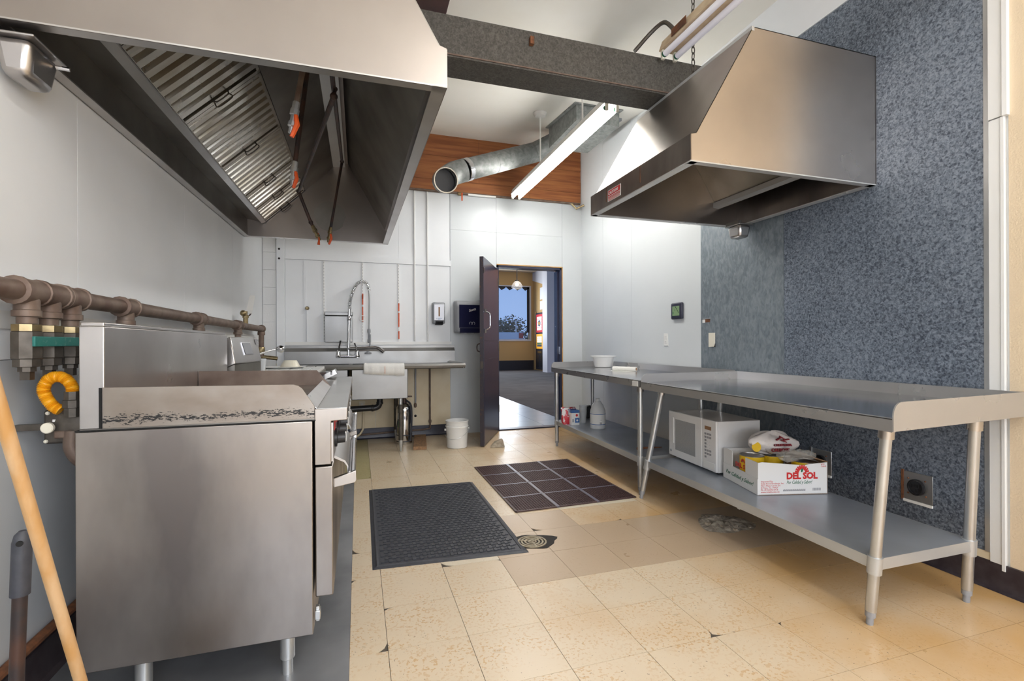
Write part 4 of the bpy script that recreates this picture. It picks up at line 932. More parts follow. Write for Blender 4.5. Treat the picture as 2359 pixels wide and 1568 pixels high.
MB(ye).add([(.025*math.cos(2*PI*k/16),.03*math.sin(2*PI*k/16),0) for k in range(16)]+[(.025*math.cos(2*PI*k/16),.03*math.sin(2*PI*k/16),.006) for k in range(16)],[tuple(range(16))[::-1],tuple(range(16,32))]+[(k,(k+1)%16,16+(k+1)%16,16+k) for k in range(16)]).build('yellow_seal','yellow_label',rb,smooth=False)
fw_=cp_(Ll-.03,Lr*.58,Hc*1.0)
vs=[];fs=[]; n=16
for i in range(6):
    for k in range(n):
        a=2*PI*k/n; r=(.02+.016*math.sin(i*1.3+k))*(1 if 0<i<5 else .4)+.012
        vs.append(fw_+ey*(-.1+i*.042)+ex*(r*math.cos(a)*.9)+up*(.03+r*math.sin(a)*.8))
for i in range(5):
    for k in range(n): fs.append((i*n+k,i*n+(k+1)%n,(i+1)*n+(k+1)%n,(i+1)*n+k))
fs+=[tuple(range(n))[::-1],tuple(range(5*n,6*n))]
tag(MB().add(vs,fs).build('plastic_film','film'),'twist of clear plastic film lying along the carton edge','film')
# paper strip hanging from the shelf edge, brown stick on the shelf
s0=onX(1704,1128,nl[0].x+.02)
hs=onZ(1704,1132,ZS-.045)
tag(MB().plate([hs+Vector((-.004,0,.012)),hs+Vector((.004,-.01,.012)),hs+Vector((.005,-.008,-.055)),hs+Vector((.013,-.02,-.065)),hs+Vector((.004,-.008,-.085)),hs+Vector((0,-.002,-.11)),hs+Vector((-.01,.01,-.105)),hs+Vector((-.004,0,-.06))],.0008).build('paper_strip','paper',smooth=False),'torn white paper strip hanging from the shelf edge of the long table','paper')
k0=onZ(1468,1036,ZS); k1=onZ(1524,1032,ZS)
tag(MB().tube([k0+Vector((0,0,.010)),k0.lerp(k1,.3)+Vector((0,0,.012)),k1+Vector((0,0,.008))],[.012,.009,.004],8).build('wooden_stick','rust'),'reddish brown wooden stick lying on the lower shelves between the tables','stick')
# ------------------------------------------------------------------ things on the far table
ZB=ZT2+.0005
bc=Vector((2.69,5.0,ZB))
bw=thing('plastic_tub','white plastic tub with a flared rim standing on the far table','tub',bc)
rb_=.112
MB().lathe([(.085,0),(.095,.006),(.122,.115),(.143,.122),(.145,.130),(.136,.132),(.12,.124),(.09,.012),(.001,.010)],bc,n=36).build('tub','white_plastic',bw)
MB().box(bc.x+.13,bc.x+.158,bc.y-.04,bc.y+.04,bc.z+.122,bc.z+.131).build('grip','white_plastic',bw,bevel=.004)
r0=onZ(1414,846,ZB+.0); r1=onZ(1466,848,ZB); 
r0=onZ(1413,848,ZB+.022); r1=onZ(1466,850,ZB+.022)
pr_=thing('paper_roll','roll of white parchment paper lying on the far table','paper roll',r0.lerp(r1,.5)-Vector((0,0,.022)))
dv=(r1-r0).normalized()
MB().lathe([(.013,0),(.022,0),(.022,(r1-r0).length),(.013,(r1-r0).length),(.012,(r1-r0).length-.004),(.012,.01)],r0,dv,24,ring=True).build('roll','paper',pr_)
MB().lathe([(.0125,0),(.0135,0),(.0135,.003),(.0125,.003)],r1-dv*.001,dv,24).build('core','kraft',pr_)
MB().lathe([(.001,0),(.0122,0),(.0122,.001),(.001,.001)],r1-dv*.003,dv,20).build('core_hole','dark_gap',pr_)
l0_=r0-Vector((0,0,.0215)); l1_=r1-Vector((0,0,.0215)); pw=Vector((-.07,-.02,0))
MB().plate([l0_,l1_,l1_+pw,l0_+pw*1.2],.0006).build('loose_sheet','paper',pr_,smooth=False)
# shelf of the far table
jc=onZ(1386,989,ZS); jc.y+=.08
jg=thing('gallon_jug','translucent gallon jug with a white blue-striped label on the far shelf','jug',jc)
R=.077
hj=zat(jc,1386,917)-ZS
MB().lathe([(R*.9,0),(R,.008),(R,hj*.57),(R*.96,hj*.62),(R*.70,hj*.78),(R*.45,hj*.88),(R*.27,hj*.92),(R*.27,hj*.995),(R*.22,hj),(.001,hj)],jc,n=32).build('bottle','milky_plastic',jg)
lb=MB().lathe([(R+.0008,hj*.13),(R+.0008,hj*.52)],jc,n=32).build('label','label_white',jg)
for z0,z1 in ((.145,.165),(.485,.505)): MB().lathe([(R+.0014,hj*z0),(R+.0014,hj*z1)],jc,n=32).build('blue_stripe','blue_print',jg)
jd=Vector((-jc.x,-jc.y,0)).normalized(); jx=Vector((-jd.y,jd.x,0))
for k in range(7): MB(frame(jc+jd*(R+.001)-jx*.055*0.9+up*(hj*(.44-k*.035))-jd*.016,jx*1-jd*.55,up)).box(0,.028-.004*(k%3),0,.0016,0,.001).build('print_line','grey_print',lb,smooth=False)
for k in range(7): MB(frame(jc+jd*(R+.0012)+jx*(.016+k*.0035)+up*hj*.17-jd*.004,jx-jd*.25,up)).box(0,.0018+.001*(k%2),0,.02,0,.001).build('bar_mark','grey_print',lb,smooth=False)
MB(frame(jc+jd*(R+.0012)+jx*.014+up*hj*.30-jd*.003,jx-jd*.25,up)).box(0,.03,0,.003,0,.001).build('print_line','grey_print',lb,smooth=False)
hp_=[jc+Vector((0.03,.045,hj*.86)),jc+Vector((.05,.07,hj*.78)),jc+Vector((.05,.075,hj*.62)),jc+Vector((.04,.06,hj*.57))]
MB().tube(smoothpath(hp_,4),.011,8).build('grip','milky_plastic',jg)
sc=onZ(1326,979,ZS); sc.y+=.03
sx_=thing('salt_box','white and blue salt box on the far table lower shelf','box',sc)
hsb=zat(sc,1326,944)-ZS
MB().box(sc.x-.045,sc.x+.045,sc.y-.028,sc.y+.028,ZS,ZS+hsb).build('box','label_white',sx_,bevel=.004)
MB().box(sc.x-.0455,sc.x+.0455,sc.y-.0285,sc.y+.0285,ZS+hsb*.82,ZS+hsb*1.005).build('blue_top','blue_print',sx_,smooth=False)
MB().box(sc.x-.005,sc.x+.0456,sc.y-.029,sc.y-.02,ZS+hsb*.16,ZS+hsb*.48).build('blue_panel','blue_print',sx_,smooth=False)
MB().box(sc.x-.035,sc.x-.02,sc.y-.029,sc.y-.027,ZS+hsb*.2,ZS+hsb*.42).build('bar_mark','grey_print',sx_,smooth=False)
MB(frame((sc.x+.02,sc.y-.0292,ZS+hsb*.32),(1,0,0),(0,0,1))).add([(.011*math.cos(2*PI*k/12),.011*math.sin(2*PI*k/12),0) for k in range(12)],[tuple(range(12))]).build('round_mark','label_white',sx_,smooth=False)
MB().ball((sc.x+.015,sc.y-.0292,ZS+hsb*.66),.014,8,(1,.05,1)).build('red_mark','red_print',sx_)
rbg=sc+Vector((-.035,.075,0))
vs=[];fs=[];n=14
for i,(zz,ra,rb2) in enumerate(((.0,.07,.035),(.05,.08,.04),(.11,.085,.03),(.16,.088,.012),(.175,.08,.004))):
    for k in range(n):
        a=2*PI*k/n; vs.append(rbg+Vector((ra*math.cos(a)*(1+.06*math.sin(5*a+i)),rb2*math.sin(a)+.01*math.sin(3*a+i),zz+.006*math.sin(4*a)*(i>2))))
for i in range(4):
    for k in range(n): fs.append((i*n+k,i*n+(k+1)%n,(i+1)*n+(k+1)%n,(i+1)*n+k))
fs+=[tuple(range(n))[::-1],tuple(range(4*n,5*n))]
cg=thing('snack_bag','crumpled red, blue and white bag behind the salt box','bag',rbg)
mat('bag_red',(.55,.03,.05),.35,col2=(.75,.72,.72),scale=22,lo=.5,hi=.56); mat('bag_blue',(.03,.04,.16),.35,col2=(.6,.6,.65),scale=26,lo=.52,hi=.58)
MB().add(vs,fs).build('bag','bag_red',cg,ang=60)
MB().box(rbg.x-.02,rbg.x+.07,rbg.y-.05,rbg.y-.042,ZS+.10,ZS+.165).build('blue_print','bag_blue',cg)
cu=onZ(1349,976,ZS); cu.y+=.06
cs_=thing('cup_stack','stack of clear plastic cups between salt box and jug','cups',cu)
for k in range(6):
    MB().lathe([(.030,.0),(.040,.11),(.042,.112),(.039,.11),(.029,.004),(.001,.004)],cu+Vector((0,0,.0005+k*.016)),n=20).build('cup','milky_plastic' if k<0 else 'clear_plastic',cs_)
dk=onZ(1362,965,ZS); dk.y+=.12
tag(MB().hexa([dk+Vector((-.06,-.04,0)),dk+Vector((.06,-.04,0)),dk+Vector((.06,.05,0)),dk+Vector((-.06,.05,0))],[dk+Vector((-.05,-.03,.115)),dk+Vector((.05,-.02,.145)),dk+Vector((.05,.04,.145)),dk+Vector((-.05,.04,.115))]).build('black_caddy','black_plastic',bevel=.01),'black plastic caddy behind the jug on the far shelf','caddy')
# ------------------------------------------------------------------ devices on the right wall
def wallthing(name,label,cat,u,v):
    p=onRW(u,v); return p,thing(name,label,cat,p)
def wb2(p,n0,n1,dt0,dt1,z0,z1):
    t0=p.y/math.cos(RANG); return MB(RWM).box(-n1,-n0,t0+dt0,t0+dt1,p.z+z0,p.z+z1)
p,t=wallthing('weather_display','dark square digital clock with a green screen on the white wall','clock',1563,716)
wb2(p,0,.028,-.085,.085,-.078,.078).build('case','navy_base',t,bevel=.012)
s_=wb2(p,.0285,.030,-.055,.055,-.045,.045).build('screen','lcd',t,smooth=False)
Mc=frame(RWM@Vector((-.0306,p.y/math.cos(RANG)+.05,p.z-.03)),RWM.to_3x3()@Vector((0,-1,0)),(0,0,1))
lettering('0',.036,Mc,'green_cap',s_,ext=.0002); lettering('L',.03,Mc@Matrix.Translation((.028,.03,0)),'green_cap',s_,ext=.0002)
for k in range(4): MB(Mc@Matrix.Translation((.05+.013*k,.065-.016*k,0))@Matrix.Rotation(-.85,4,'Z')).box(-.008,.008,-.003,.003,0,.0005).build('segment','gasket',s_,smooth=False)
p,t=wallthing('outlet_plate','white wall outlet plate below the square digital clock','outlet',1535,782)
pl=wb2(p,0,.006,-.036,.036,-.06,.06).build('plate','white_plastic',t,bevel=.002)
for zz in (-.025,.022):
    wb2(p,.006,.0085,-.017,.017,zz-.015,zz+.017).build('socket','white_trim',t,bevel=.003)
    for dd in (-.007,.007): wb2(p,.0085,.009,dd-.0015,dd+.0015,zz,zz+.009).build('slot','grey_print',t,smooth=False)
p,t=wallthing('blank_plate','cracked ivory blank plate on the galvanised sheet','cover plate',1642,782)
t0=p.y/math.cos(RANG)
MB(RWM).prism([(t0-.02,p.z-.06),(t0+.038,p.z-.062),(t0+.038,p.z+.058),(t0-.034,p.z+.058),(t0-.034,p.z-.03)],'x',-.012,-.003).build('plate','ivory',t,smooth=False)
wb2(p,.0022,.003,-.036,.03,-.063,.05).build('box_hole','dark_gap',t,smooth=False)
p,t=wallthing('torn_cutout','torn dark slot cut in the edge of galvanised sheet','cutout',1629,738)
wb2(p,.0024,.0036,-.04,.045,-.016,.014).build('opening','rust',t,smooth=False)
wb2(p,.0036,.006,.02,.055,-.018,.01).build('bent_edge','white_plastic',t,smooth=False)
wb2(p,.003,.008,-.048,.05,.012,.02).build('lip','zinc_pipe',t,smooth=False)
def range_outlet(label,u,v,ru,mp2):
    p=onRW(u,v); t=thing('range_outlet',label,'outlet',p)
    wb2(p,.004,.008,-.075,.075,-.075,.075).build('plate',mp2,t,bevel=.002)
    wb2(p,.0045,.012,.066,.078,-.08,.08).build('rusty_edge',ru,t,smooth=False)
    wb2(p,.0045,.010,-.078,-.07,-.08,.08).box(0,0,0,0,0,0).build('side_edge',ru,t,smooth=False) if 0 else None
    wb2(p,.0045,.014,-.075,.066,-.088,-.075).build('bottom_strip','white_trim',t,smooth=False)
    c=RWM@Vector((-.008,p.y/math.cos(RANG),p.z)); nn=RWM.to_3x3()@Vector((-1,0,0))
    r=MB().lathe([(.042,0),(.042,.012),(.036,.014),(.034,.006),(.001,.006)],c,nn,24).build('receptacle','black_plastic',t)
    for a in (0.4,2.5,4.2): MB().box(c.x-.018,c.x-.014,c.y+.016*math.cos(a)-.003,c.y+.016*math.cos(a)+.003,c.z+.016*math.sin(a)-.008,c.z+.016*math.sin(a)+.008).build('slot','gasket',r,smooth=False)
    for a in (.8,2.3,3.9,5.5): MB().ball((c.x-.001,c.y+.06*math.cos(a),c.z+.055*math.sin(a)),.005,8).build('screw','rust',t)
    return t
range_outlet('rusty range outlet with black receptacle, low on galvanised wall by the table end',2115,1122,'rust','steel_sink')
range_outlet('grey range outlet behind the food carton on the galvanised wall',1893,1062,'zinc_pipe','zinc_pipe')
# ------------------------------------------------------------------ sink with drainboards
SY0,SY1=5.21,6.095
sk=thing('sink','stainless pot sink with drainboards and a tall back splash','sink',(.15,5.65,0))
ZR=.925
MB().prism([(SY0,ZR-.045),(SY0-.022,ZR-.035),(SY0-.03,ZR-.012),(SY0-.022,ZR+.008),(SY0,ZR+.012),(SY0+.03,ZR-.002),(SY0+.03,ZR-.012),(SY0+.004,ZR-.006)],'x',-.80,1.115).build('front_rim','steel_sink',sk)
MB().prism([(1.095,ZR-.045),(1.125,ZR-.012),(1.117,ZR+.008),(1.10,ZR+.012),(1.07,ZR-.002),(1.07,ZR-.012),(1.09,ZR-.006)],'y',SY0-.02,SY1-.05).build('side_rim','steel_sink',sk)
MB().box(.505,1.10,SY0,SY1-.02,ZR-.02,ZR-.012).build('drainboard','steel_sink',sk,smooth=False)
MB().box(-.80,-.665,SY0,SY1-.02,ZR-.02,ZR-.012).build('drainboard','steel_sink',sk,smooth=False)
MB().prism([(SY1,ZR-.02),(SY1-.05,ZR-.02),(SY1-.05,1.06),(SY1-.012,1.10),(SY1-.012,1.128),(SY1,1.128)],'x',-.80,1.165).build('back_splash','steel_sink',sk)
def basin(x0,x1):
    mb=MB(); z0=.57
    mb.box(x0,x1,SY0+.03,SY0+.034,z0,ZR-.012).box(x0,x1,SY1-.05,SY1-.046,z0,ZR-.012).box(x0,x0+.004,SY0+.03,SY1-.046,z0,ZR-.012).box(x1-.004,x1,SY0+.03,SY1-.046,z0,ZR-.012).box(x0,x1,SY0+.03,SY1-.046,z0,z0+.004)
    o=mb.build('basin','steel_sink',sk,smooth=False); o['kind']='stuff'; return o
basin(-.062,.503); basin(-.66,-.10)
MB().box(-.10,-.06,SY0+.03,SY1-.05,ZR-.016,ZR-.010).build('divider','steel_sink',sk,smooth=False)
for x,y in ((.434,5.30),(.434,5.98),(-.58,5.30),(-.58,5.98)):
    lg=MB().cyl((x,y,.28),(x,y,.575),.02,n=14).build('leg','zinc_pipe',sk)
    MB().cyl((x,y,.12),(x,y,.5),.024,n=14).build('sleeve','gunmetal',lg)
    MB().tube([(x,y,.0008),(x,y,.03),(x,y,.06),(x,y,.12)],[.012,.014,.02,.022],12).build('foot','zinc_pipe',lg)
dp=smoothpath([(.23,5.6,.57),(.23,5.6,.50),(.215,5.6,.455),(.17,5.6,.435),(.08,5.6,.435),(-.45,5.6,.42)],5)
MB().tube(dp,.033,14).build('drain_pipe','pvc_black',sk)
for z_ in ((.23,5.6,.555),(.23,5.6,.49)): MB().lathe([(.036,0),(.038,.004),(.038,.02),(.036,.024)],(z_[0],z_[1],z_[2]-.012),n=14).build('coupling','pvc_black',sk)
MB().lathe([(.036,0),(.038,.004),(.038,.02),(.036,.024)],(.14,5.6,.435),(1,0,0),n=14).build('coupling','pvc_black',sk)
sk.children[0]['label']='rolled stainless front rim'
# faucet with spring rinse hose
FY=5.99
fa=thing('sink_faucet','chrome wall faucet with a tall coiled spring rinse hose above the sink','faucet',(-.03,FY,1.0))
fb=onY(815,825,FY)
MB().cyl(onY(780,820,FY),onY(823,820,FY),.017,n=12).build('body','chrome',fa)
for u in (780,823):
    q=onY(u,820,FY)
    MB().lathe([(.026,0),(.03,.01),(.022,.04),(.024,.05),(.018,.075),(.012,.085)],q-Vector((0,0,.012)),n=14).build('valve','chrome',fa)
    MB().cyl(q,Vector((q.x,SY1-.006,q.z)),.02,n=12).build('shank','chrome',fa)
q=onY(781,812,FY); MB().tube([q,q+Vector((.005,-.03,.08)),q+Vector((.02,-.05,.14))],[.010,.009,.011],8).build('handle','chrome',fa)
q=onY(823,810,FY); MB().tube([q,q+Vector((-.01,-.04,.05)),q+Vector((-.03,-.06,.10))],[.008,.007,.010],8).build('handle','chrome',fa)
rb=onY(803,820,FY); rtp=onY(805,712,FY)
MB().cyl(rb,rtp,.016,n=12).build('riser','chrome',fa)
MB().cyl(onY(805,733,FY),Vector((onY(805,733,FY).x,BY-.098,onY(805,733,FY).z)),.008,n=10).build('wall_bracket','chrome',fa)
MB().lathe([(.02,-.01),(.026,0),(.026,.03),(.02,.04)],onY(805,733,FY)-Vector((0,0,.015)),n=12).build('bracket_ring','chrome',fa)
MB().tube([onY(803,803,FY),onY(866,800,FY-.05),onY(873,802,FY-.06),onY(884,810,FY-.08)],[.02,.02,.022,.024],12).build('spout','chrome',fa)
hose=smoothpath([rtp,onY(806,695,FY),onY(812,672,FY),onY(822,654,FY),onY(835,648,FY),onY(846,655,FY),onY(850,670,FY),onY(851,700,FY),onY(850,757,FY)],10)
MB().tube(hose,.010,8).build('hose','zinc_pipe',fa)
sp_=smoothpath([rtp,onY(806,695,FY),onY(812,672,FY),onY(822,654,FY),onY(835,648,FY),onY(846,655,FY),onY(850,670,FY)],110)
L_=0; coil=[]
for i in range(len(sp_)-1):
    d=(sp_[i+1]-sp_[i]); t_=d.normalized(); nv=t_.cross(Vector((0,1,0))).normalized(); L_+=d.length
    a=2*PI*L_/.016; coil.append(sp_[i]+nv*(.021*math.cos(a))+Vector((0,1,0))*(.021*math.sin(a)))
cs2=MB().tube(coil,.0032,5).build('spring','chrome',fa)
MB().lathe([(.014,0),(.019,-.01),(.019,-.04),(.013,-.06),(.013,-.12),(.018,-.13),(.018,-.16),(.01,-.17)],onY(850,757,FY),n=12).build('spray_valve','grey_plastic',fa)
q=onY(849,803,FY); MB().tube([onY(853,770,FY-.03),onY(853,785,FY-.045),q+Vector((0.01,-.03,0))],[.008,.010,.006],8).build('squeeze_lever','grey_plastic',fa)
MB().lathe([(.012,0),(.012,-.015),(.038,-.02),(.038,-.032),(.03,-.034)],onY(848,808,FY-.02),n=20).build('spray_head','grey_plastic',fa)
# towel over the rim
tv=[];tf=[];n=22
x0,x1=.055,.462
secs=[(SY0+.10,ZR+.004),(SY0+.03,ZR+.010),(SY0,ZR+.020),(SY0-.028,ZR+.012),(SY0-.038,ZR-.015),(SY0-.036,ZR-.05),(SY0-.034,ZR-.088)]
for j,(yy,zz) in enumerate(secs):
    for i in range(n+1):
        x=x0+(x1-x0)*i/n; w_=.004*math.sin(i*.9)+.003*math.sin(i*2.3+1); dz=(-.012*math.sin(i/n*2.2)-(.006 if i>n*.8 else 0))*(j/6.0)+ (.012*(i/n-.5))*(j==6)*-1
        tv.append((x+(.006*(j==6)*math.sin(i)),yy+w_*(j>2),zz+dz))
for j in range(len(secs)-1):
    for i in range(n): a=j*(n+1)+i; tf.append((a,a+1,a+n+2,a+n+1))
tw=MB().add(tv,tf).build('dish_towel','cloth',ang=70); so=tw.modifiers.new('s','SOLIDIFY'); so.thickness=.007; so.offset=1
tag(tw,'folded white dish towel with an orange stripe over the sink rim','towel')
MB().box(.262,.268,SY0-.0465,SY0-.0440,ZR-.085,ZR-.01).build('orange_stripe','stripe',tw,smooth=False)
# ------------------------------------------------------------------ things on the back wall
def backthing(name,label,cat,u,v,group=None):
    p=onY(u,v,BY-.002); return p,thing(name,label,cat,p,group)
def standard(u,label):
    a=onY(u,592,BY-.004); t=thing('shelf_standard',label,'shelf rail',(a.x,BY-.004,1.18),'slotted shelf rails')
    MB().box(a.x-.008,a.x+.008,BY-.014,BY-.002,1.178,2.128).build('rail','white_trim',t,smooth=False)
    for k in range(26): MB().box(a.x-.002,a.x+.002,BY-.0146,BY-.0138,1.20+k*.036,1.216+k*.036).build('slot','grey_print',t,smooth=False)
    return a.x
s1=standard(746,'slotted white shelf rail beside the square steel cover on the back wall')
s2=standard(835,'slotted white shelf rail behind the spring rinse hose')
s3=standard(918,'slotted white shelf rail with four orange clips near the soap dispenser')
def clip(x,u,v,big,label):
    p=onY(u,v,BY-.02); t=MB()
    if big: t.prism([(-.0,-.05),(-.004,.045),(-.075,.075),(-.075,.06),(-.02,.02),(-.012,-.05)],'x',-.008,.008)
    else: t.prism([(0,-.045),(0,.045),(-.022,.05),(-.016,.02),(-.012,-.045)],'x',-.007,.007)
    t.v=[q+Vector((x,BY-.0145,p.z)) for q in t.v]
    return tag(t.build('shelf_clip','orange',smooth=False),label,'clip','orange shelf clips')
clip(s2,837,692,True,'orange shelf clip with a long arm on the rail behind the rinse hose')
clip(s2,834,716,False,'middle orange shelf clip on the rail behind the rinse hose')
cpv=clip(s2,835,733,False,'lowest orange shelf clip in a white ring behind the rinse hose')
for v,l in ((708,'topmost orange clip of four on the shelf rail near the soap dispenser'),(730,'second orange clip from the top on the rail near the soap dispenser'),(744,'third orange clip from the top on the rail near the soap dispenser'),(772,'lowest orange clip of four on the rail near the soap dispenser')): clip(s3,918,v,False,l)
p=onY(835,733,BY-.02); tag(MB().lathe([(.026,0),(.036,0),(.036,.006),(.026,.006)],(p.x,BY-.036,p.z),(0,-1,0),20,ring=True).build('ring_hook','white_plastic'),'small white plastic ring hung on an orange shelf clip','ring')
# square steel cover
t=thing('paper_towel_cabinet','square brushed steel cabinet on the back wall behind the faucet','cabinet',(-.21,BY-.05,1.172))
cbd=MB().box(-.365,-.06,BY-.09,BY-.004,1.172,1.475).build('door','cabinet_steel',t,bevel=.003)
MB().box(-.368,-.057,BY-.095,BY-.004,1.482,1.525).build('top_cap','cabinet_steel',t,bevel=.006)
MB().box(-.363,-.062,BY-.086,BY-.004,1.475,1.482).build('shadow_gap','gasket',t,smooth=False)
# hose bib with white pipe
p,t=backthing('hose_bib','small brass spigot on a white painted pipe above the sink','spigot',708,710)
MB().cyl((p.x,BY-.02,1.178),(p.x,BY-.02,p.z),.011,n=10).build('pipe','white_wall',t)
MB().lathe([(.02,0),(.024,.01),(.02,.03),(.012,.045)],(p.x,BY-.012,p.z),(0,-1,0),12).build('spigot','brass',t)
# conduits
for u,zl,lab in ((955,1.18,'white painted conduit on the back wall, the one nearer the shelf rails'),(985,1.18,'white painted conduit on the back wall beside the soap dispenser')):
    p=onY(u,600,BY-.016); tag(MB().cyl((p.x,BY-.018,zl),(p.x,BY-.018,3.05),.010,n=10).build('wall_conduit','white_trim'),lab,'conduit')
p=onY(957,850,6.1); t=thing('hanging_pipe','thin grey pipe with a dark fitting hanging below the drainboard','pipe',(p.x,6.09,.36))
MB().cyl((p.x,6.095,.42),(p.x,6.095,.91),.010,n=10).build('pipe','grey_plastic',t); MB().lathe([(.004,0),(.016,.01),(.018,.04),(.010,.06)],(p.x-.003,6.095,.355),n=10).build('fitting','rust_pipe',t)
tag(MB().lathe([(.016,0),(.016,.002)],(p.x,BY-.003,.25),(0,-1,0),14).build('pipe_hole','dark_gap'),'round dark hole in the cream wall below the hanging pipe','hole')
p=onY(990,850,6.1); t=thing('copper_line','brown pipe dropping below the drainboard and running along the baseboard','pipe',(p.x,6.06,.05))
MB().tube(smoothpath([(p.x,6.09,.91),(p.x,6.09,.2),(p.x,6.088,.11),(p.x-.05,6.075,.085),(p.x-.4,6.07,.075),(-.2,6.065,.055)],5),.011,10).build('pipe','rust_pipe',t)
MB().lathe([(.016,0),(.018,.01),(.018,.03),(.014,.04)],(p.x,6.09,.16),n=10).build('union','rust_pipe',t)
p=onY(834,935,BY-.002); t=thing('low_outlet','cream outlet plate low on the wall under the sink','outlet',(p.x,BY-.003,p.z))
MB().box(p.x-.036,p.x+.036,BY-.008,BY-.002,p.z-.058,p.z+.058).build('plate','ivory',t,bevel=.002)
for zz in (-.022,.022): MB().box(p.x-.015,p.x+.015,BY-.011,BY-.008,p.z+zz-.014,p.z+zz+.014).build('socket','white_trim',t,bevel=.003)
t=thing('grey_conduit_bend','beige conduit bending down to the floor under the sink','conduit',(.06,6.07,.05))
MB().tube(smoothpath([(.06,6.09,.34),(.06,6.09,.2),(.05,6.07,.12),(0,6.04,.06),(-.08,6.0,.03)],5),.012,10).build('conduit','cream_under',t)
# soap dispenser
p=onY(1009,723,BY-.002); t=thing('soap_dispenser','silver and black wall soap dispenser with a brown level window','soap dispenser',(p.x,BY-.004,p.z-.14))
MB().box(p.x-.078,p.x+.078,BY-.085,BY-.002,p.z-.13,p.z+.145).build('back_shell','grey_plastic',t,bevel=.02)
fc=MB().box(p.x-.068,p.x+.068,BY-.10,BY-.07,p.z-.09,p.z+.118).build('front_cover','silver_plastic',t,bevel=.008)
MB().box(p.x-.009,p.x+.009,BY-.1015,BY-.099,p.z-.035,p.z+.08).build('level_window','kraft',fc,smooth=False)
MB().prism([(BY-.105,p.z-.10),(BY-.10,p.z-.093),(BY-.03,p.z-.093),(BY-.03,p.z-.135),(BY-.07,p.z-.14)],'x',p.x-.045,p.x+.05).build('push_bar','black_plastic',t,bevel=.008)
MB(frame((p.x-.03,BY-.1012,p.z-.062),(1,0,0),(0,0,1))).box(-.007,.007,-.002,.002,0,.001).box(-.002,.002,-.007,.007,0,.001).build('emblem','grey_print',fc,smooth=False)
for k in range(2): MB().box(p.x-.015,p.x+.035-.02*k,BY-.1018,BY-.1005,p.z-.062-.010*k,p.z-.058-.010*k).build('print_line','blue_print',fc,smooth=False)
# towel dispenser
p=onY(1080,727,BY-.01); t=thing('towel_dispenser','grey and dark blue paper towel dispenser on the wall behind the open door','towel dispenser',(1.36,BY-.01,1.29))
_p=onY(1051,766,5.93); _q=onY(1062,690,5.95); xa,xb,z0,z1=_p.x,_p.x+.33,_p.z,_q.z
MB().prism([(BY-.010,z0),(BY-.21,z0),(BY-.225,z0+.08),(BY-.20,z1-.08),(BY-.15,z1-.01),(BY-.010,z1)],'x',xa,xb).build('shell','grey_plastic',t,bevel=.02)
fcx=MB().plate([(xa+.03,BY-.2270,z0+.06),(xb-.01,BY-.2270,z0+.06),(xb-.01,BY-.203,z1-.065),(xa+.036,BY-.203,z1-.065)],.004).build('front_cover','dark_blue_plastic',t,bevel=.003)
MB().box(xa+.04,xb-.01,BY-.225,BY-.10,z0-.001,z0+.058).build('lower_lip','dark_blue_plastic',t,bevel=.004)
Mt=frame(onY(1081,718,BY-.216),(1,0,0.3),(0,.08,1)); lettering('Scott',.042,Mt,'label_white',fcx,shear=.25,bold=.001,ext=.002)
for k in (0,1):
    MB().tube(arc((xa+.175+k*.036,BY-.2285,z0+.115),.017,-.9,3.9,12,(1,0,0),(0,.08,1)),.003,5).build('hand_mark','silver_plastic',fcx)
for k in range(3): MB().box(xa+.06+k*.09,xa+.10+k*.09,BY-.20,BY-.12,z0-.008,z0).build('feed_tab','grey_plastic',t,smooth=False)
# ------------------------------------------------------------------ the open door
HG=Vector((1.752,BY-.034,0)); FE=Vector((1.325,5.195,0)); dl=(FE-HG).length; dx_=(FE-HG).normalized(); dn=Vector((-dx_.y,dx_.x,0)); dn=dn if dn.x<0 else -dn   # dn points to the wall side
dr=thing('open_door','dark navy kitchen door standing open, scuffed along its edge','door',(HG.x,HG.y,.012))
ztop=zat(FE,1112,590)
def dbox(a0,a1,b0,b1,z0,z1):
    f=lambda a,b,z: HG+dx_*a+dn*b+Vector((0,0,z))
    return MB().hexa([f(a0,b0,z0),f(a1,b0,z0),f(a1,b1,z0),f(a0,b1,z0)],[f(a0,b0,z1),f(a1,b0,z1),f(a1,b1,z1),f(a0,b1,z1)])
slab=dbox(0,dl,0,.045,.012,ztop).build('slab','navy_door',dr,bevel=.003)
dbox(dl,dl+.0012,.001,.044,.013,ztop-.002).build('edge','door_edge',dr,smooth=False)
for z0,z1 in ((.95,1.2),(.03,.93)): dbox(.02,dl-.01,-.002,0,z0,z1).build('kick_plate','navy_door',slab,smooth=False)
for a in range(12):
    for z_ in (.97,1.18): MB().ball(HG+dx_*(.05+a*.08)-dn*.002+Vector((0,0,z_)),.004,6).build('rivet','gunmetal',slab)
hq=[HG+dx_*(dl-.09)+Vector((0,0,1.30)),HG+dx_*(dl-.09)-dn*.05+Vector((0,0,1.33)),HG+dx_*(dl-.09)-dn*.055+Vector((0,0,1.40)),HG+dx_*(dl-.09)-dn*.05+Vector((0,0,1.48)),HG+dx_*(dl-.09)+Vector((0,0,1.51))]
MB().tube(smoothpath(hq,5),.008,8).build('pull_handle','chrome',dr)
for z_ in (1.285,1.515): MB().box(hq[0].x-.012,hq[0].x+.012,hq[0].y-.012,hq[0].y+.012,z_-.02,z_+.02).build('handle_plate','gunmetal',dr,smooth=False)
hq=[HG+dx_*(dl-.06)+dn*.045+Vector((0,0,1.05)),HG+dx_*(dl-.06)+dn*.085+Vector((0,0,1.07)),HG+dx_*(dl-.06)+dn*.085+Vector((0,0,1.13)),HG+dx_*(dl-.06)+dn*.045+Vector((0,0,1.15))]
MB().tube(smoothpath(hq,5),.007,8).build('pull_handle','black_iron',dr)
